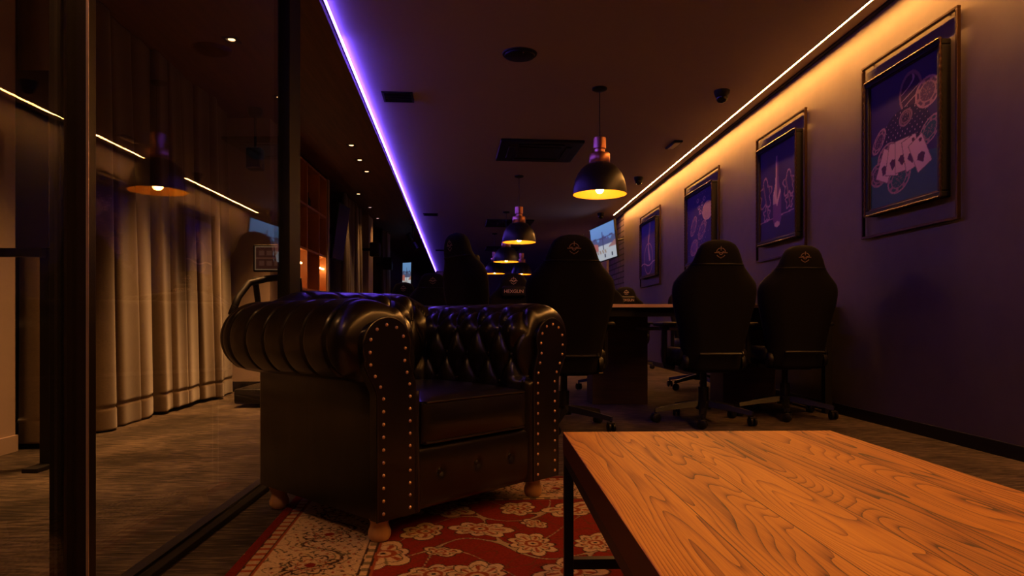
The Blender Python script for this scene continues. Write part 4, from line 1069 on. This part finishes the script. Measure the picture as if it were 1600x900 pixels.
# ------------------------------------------------------------------ shelf unit
sy0, sy1 = 7.6, 9.45; sh_t = thing('shelf_unit', 'tall open wooden shelf unit glowing orange along the left wall', 'shelf unit', (-2.59, sy0, 0))
SD = 2.59+XL; SWd = sy1-sy0; SH = ZW-0.03
obj('back_panel', bx(0, 0.02, 0, SWd, 0, SH), M_SHELF, sh_t)
for i, px in enumerate((None, 480, 498.5, None)):
    y = 0 if i == 0 else (SWd-0.03 if i == 3 else on_x(px, 400, XL).y-sy0)
    obj('upright', bx(0.02, SD, y, y+0.03, 0, SH, 0.002), M_SHELF, sh_t)
for z in (0.06, 0.58, 1.06, 1.55, 2.09, SH-0.03):
    obj('shelf', bx(0.02, SD-0.005, 0.03, SWd-0.03, z, z+0.03, 0.002), M_SHELF, sh_t)
for (px, py) in ((469, 409), (504, 419)):
    p = on_x(px, py, XL-0.02); o = obj('shelf_light', bx(SD-0.05, SD-0.03, p.y-sy0-0.20, p.y-sy0+0.12, p.z-0.012, p.z+0.004), M_SHELFLED, sh_t)
obj('side_trim', bx(0, SD+0.02, SWd, SWd+0.09, 0, SH), M_PALE, sh_t)
for i, (dy, hh, dz) in enumerate(((0.92, 0.30, 0), (1.02, 0.26, 0), (1.12, 0.22, 0), (1.35, 0.24, 0))):
    t = obj('bottle', bmesh.new(), M_BLACK); bpy.data.objects.remove(t)
    bm = bmesh.new(); lathe(bm, [(0, 0), (0.035, 0), (0.037, 0.01), (0.037, hh*0.6), (0.014, hh*0.75), (0.013, hh), (0, hh)], seg=16)
    o = obj('bottle', bm, mat('dark_bottle_glass', (0.02, 0.02, 0.015), 0.15), None, 40); o.location = (-2.59+0.30, sy0+dy, 2.12)
    tag(o, 'dark bottle on the upper shelf, %s from the partition post' % ('first', 'second', 'third', 'fourth')[i], 'bottle', None)

# pale panels and dark wall speakers further down
for i, (pa, pb) in enumerate(((575, 590), (604, 612))):
    y0, y1 = on_x(pa, 400, XL).y, on_x(pb, 400, XL).y
    struct('trim_%d' % (i+2), bx(-2.6, XL+0.01, y0, min(y1, y0+0.5), 0, ZW), M_PALE)
def wall_speaker(label, p, s=1.0, rod=0.0, zt=None):
    t = thing('hanging_speaker', label, 'speaker', p)
    bm = bmesh.new(); box(bm, (0, 0, 0), (0.14*s, 0.13*s, 0.20*s), bev=0.018*s, seg=3); obj('cabinet', bm, M_PLAST, t, True)
    bm = bmesh.new(); box(bm, (0, -0.067*s, 0.0), (0.11*s, 0.006, 0.17*s), bev=0.003); obj('grille', bm, M_BLACK, t)
    if not zt: obj('wall_bracket', bx(-0.24, -0.05, -0.02, 0.02, -0.02, 0.02), M_BLACK, t)
    if zt:
        bm = bmesh.new(); tube(bm, [(0, 0.0, 0.09*s), (0, 0, zt-p.z-0.02)], 0.011, 10); obj('drop_rod', bm, M_BLACK, t, True)
        bm = bmesh.new(); lathe(bm, [(0, 0), (0.065, 0), (0.065, -0.05), (0.05, -0.075), (0, -0.08)], c=(0, 0, zt-p.z), seg=24); obj('ceiling_cup', bm, M_BLACK, t, True)
    return t
wall_speaker('black speaker hanging on a rod from the corridor ceiling before the pale pier', on_y(399, 249, 6.45), 1.0, zt=ZW)
wall_speaker('small black speaker on the first pale panel of the left wall', on_y(586, 390, 12.76), 1.3)
wall_speaker('small black speaker on the second pale panel of the left wall', on_x(606, 412, XL+0.12), 1.3)
p = on_y(645, 378, 14.0)
t = thing('ceiling_spotlight', 'unlit black twin spotlight under the wooden ceiling beside the violet strip', 'spotlight', p)
zr = ZW-p.z
bm = bmesh.new(); tube(bm, [(0, 0, zr), (0, 0, 0.02)], 0.012, 8); lathe(bm, [(0, zr), (0.05, zr), (0.05, zr-0.02), (0, zr-0.02)], seg=16); obj('stem', bm, M_BLACK, t)
for s in (-1, 1):
    bm = bmesh.new(); tube(bm, [(s*0.02, 0, 0.02*s*-1), (s*0.10, -0.05, -0.16*s)], [0.04, 0.055], 14); obj('lamp_head', bm, M_BLACK, t, True)

# ------------------------------------------------------------------ treadmill in the corridor
t = thing('treadmill', 'black treadmill with lit console screen and curved handrail beyond the glass', 'treadmill', (-1.62, 5.75, 0))
bm = bmesh.new(); box(bm, (-0.13, 0.27, 0.09), (0.46, 1.1, 0.12), bev=0.02); obj('deck', bm, M_PLAST, t, True)
bm = bmesh.new(); box(bm, (-0.13, 0.25, 0.152), (0.34, 0.98, 0.006), bev=0.002); obj('belt', bm, M_BLACK, t)
for s in (-1, 1):
    bm = bmesh.new(); tube(bm, [(-0.13+s*0.18, 0.45, 0.1), (-0.13+s*0.18, 0.08, 1.05)], 0.025, 10); obj('upright', bm, M_BLACK, t, True)
    bm = bmesh.new(); tube(bm, [(-0.13+s*0.18, 0.72, 0.08), (-0.13+s*0.18, 0.72, 0.0)], 0.02, 10); obj('foot', bm, M_PLAST, t, True)
bm = bmesh.new(); tube(bm, [(-0.38, -0.26, 0.74), (-0.36, -0.17, 0.88), (-0.31, -0.06, 1.0), (-0.20, 0.04, 1.04), (-0.05, 0.08, 1.06), (0.06, 0.08, 1.06)], 0.028, 12); obj('handrail', bm, M_CHLEATH, t, 'all')
bm = bmesh.new(); tube(bm, [(-0.09, 0.09, 1.04), (-0.09, 0.09, 1.22)], 0.03, 10); obj('console_neck', bm, M_BLACK, t)
bm = bmesh.new(); box(bm, (-0.15, 0.08, 1.215), (0.34, 0.04, 0.23), rot=None, bev=0.01); cn = obj('console', bm, M_PLAST, t)
def ui(n, m):
    u, v = np.meshgrid(np.linspace(0, 1, n), np.linspace(0, 1, m)); x = u.ravel(); y = v.ravel(); c = np.tile(np.array((0.05, 0.014, 0.008)), (len(x), 1))
    c[(np.abs(y-0.5) < 0.03)] = (0.12, 0.04, 0.02)
    for i in range(4):
        for j in range(2): c[(np.abs(x-0.18-0.21*i) < 0.07) & (np.abs(y-0.28-0.44*j) < 0.10)] = (0.10, 0.035, 0.02)
    c[(x < 0.03) | (x > 0.97) | (y < 0.04) | (y > 0.96)] = (0.22, 0.12, 0.06); return c
grid_mesh('console_screen', lambda u, v: (-0.305+0.31*u, np.full_like(u, 0.0585), 1.115+0.20*v), 50, 36, M_SCREEN, cn, cols=ui(50, 36))

# ------------------------------------------------------------------ tall dark display behind the left pane
dp_ = on_y(68, 500, 3.25)
t = thing('display_stand', 'tall black display panel on a floor stand behind the left glass pane', 'display', (dp_.x, 3.25, 0))
pa, pb = on_y(28, 388, 3.25), on_y(80, 112, 3.25)
obj('panel', bx(pa.x-dp_.x, pb.x-dp_.x, -0.02, 0.02, pa.z, pb.z, 0.004), mat('glossy_black_panel', (0.006, 0.005, 0.006), 0.12), t)
obj('cross_bar', bx(pa.x-dp_.x-0.14, 0.0, -0.015, 0.02, pa.z-0.04, pa.z, 0.003), M_BLACK, t)
obj('pole', bx(-0.035, 0.035, 0.025, 0.06, 0.02, 1.5, 0.003), M_BLACK, t)
obj('floor_plate', bx(-0.035, 0.035, -0.10, 0.1, 0.0, 0.02, 0.003), M_BLACK, t)
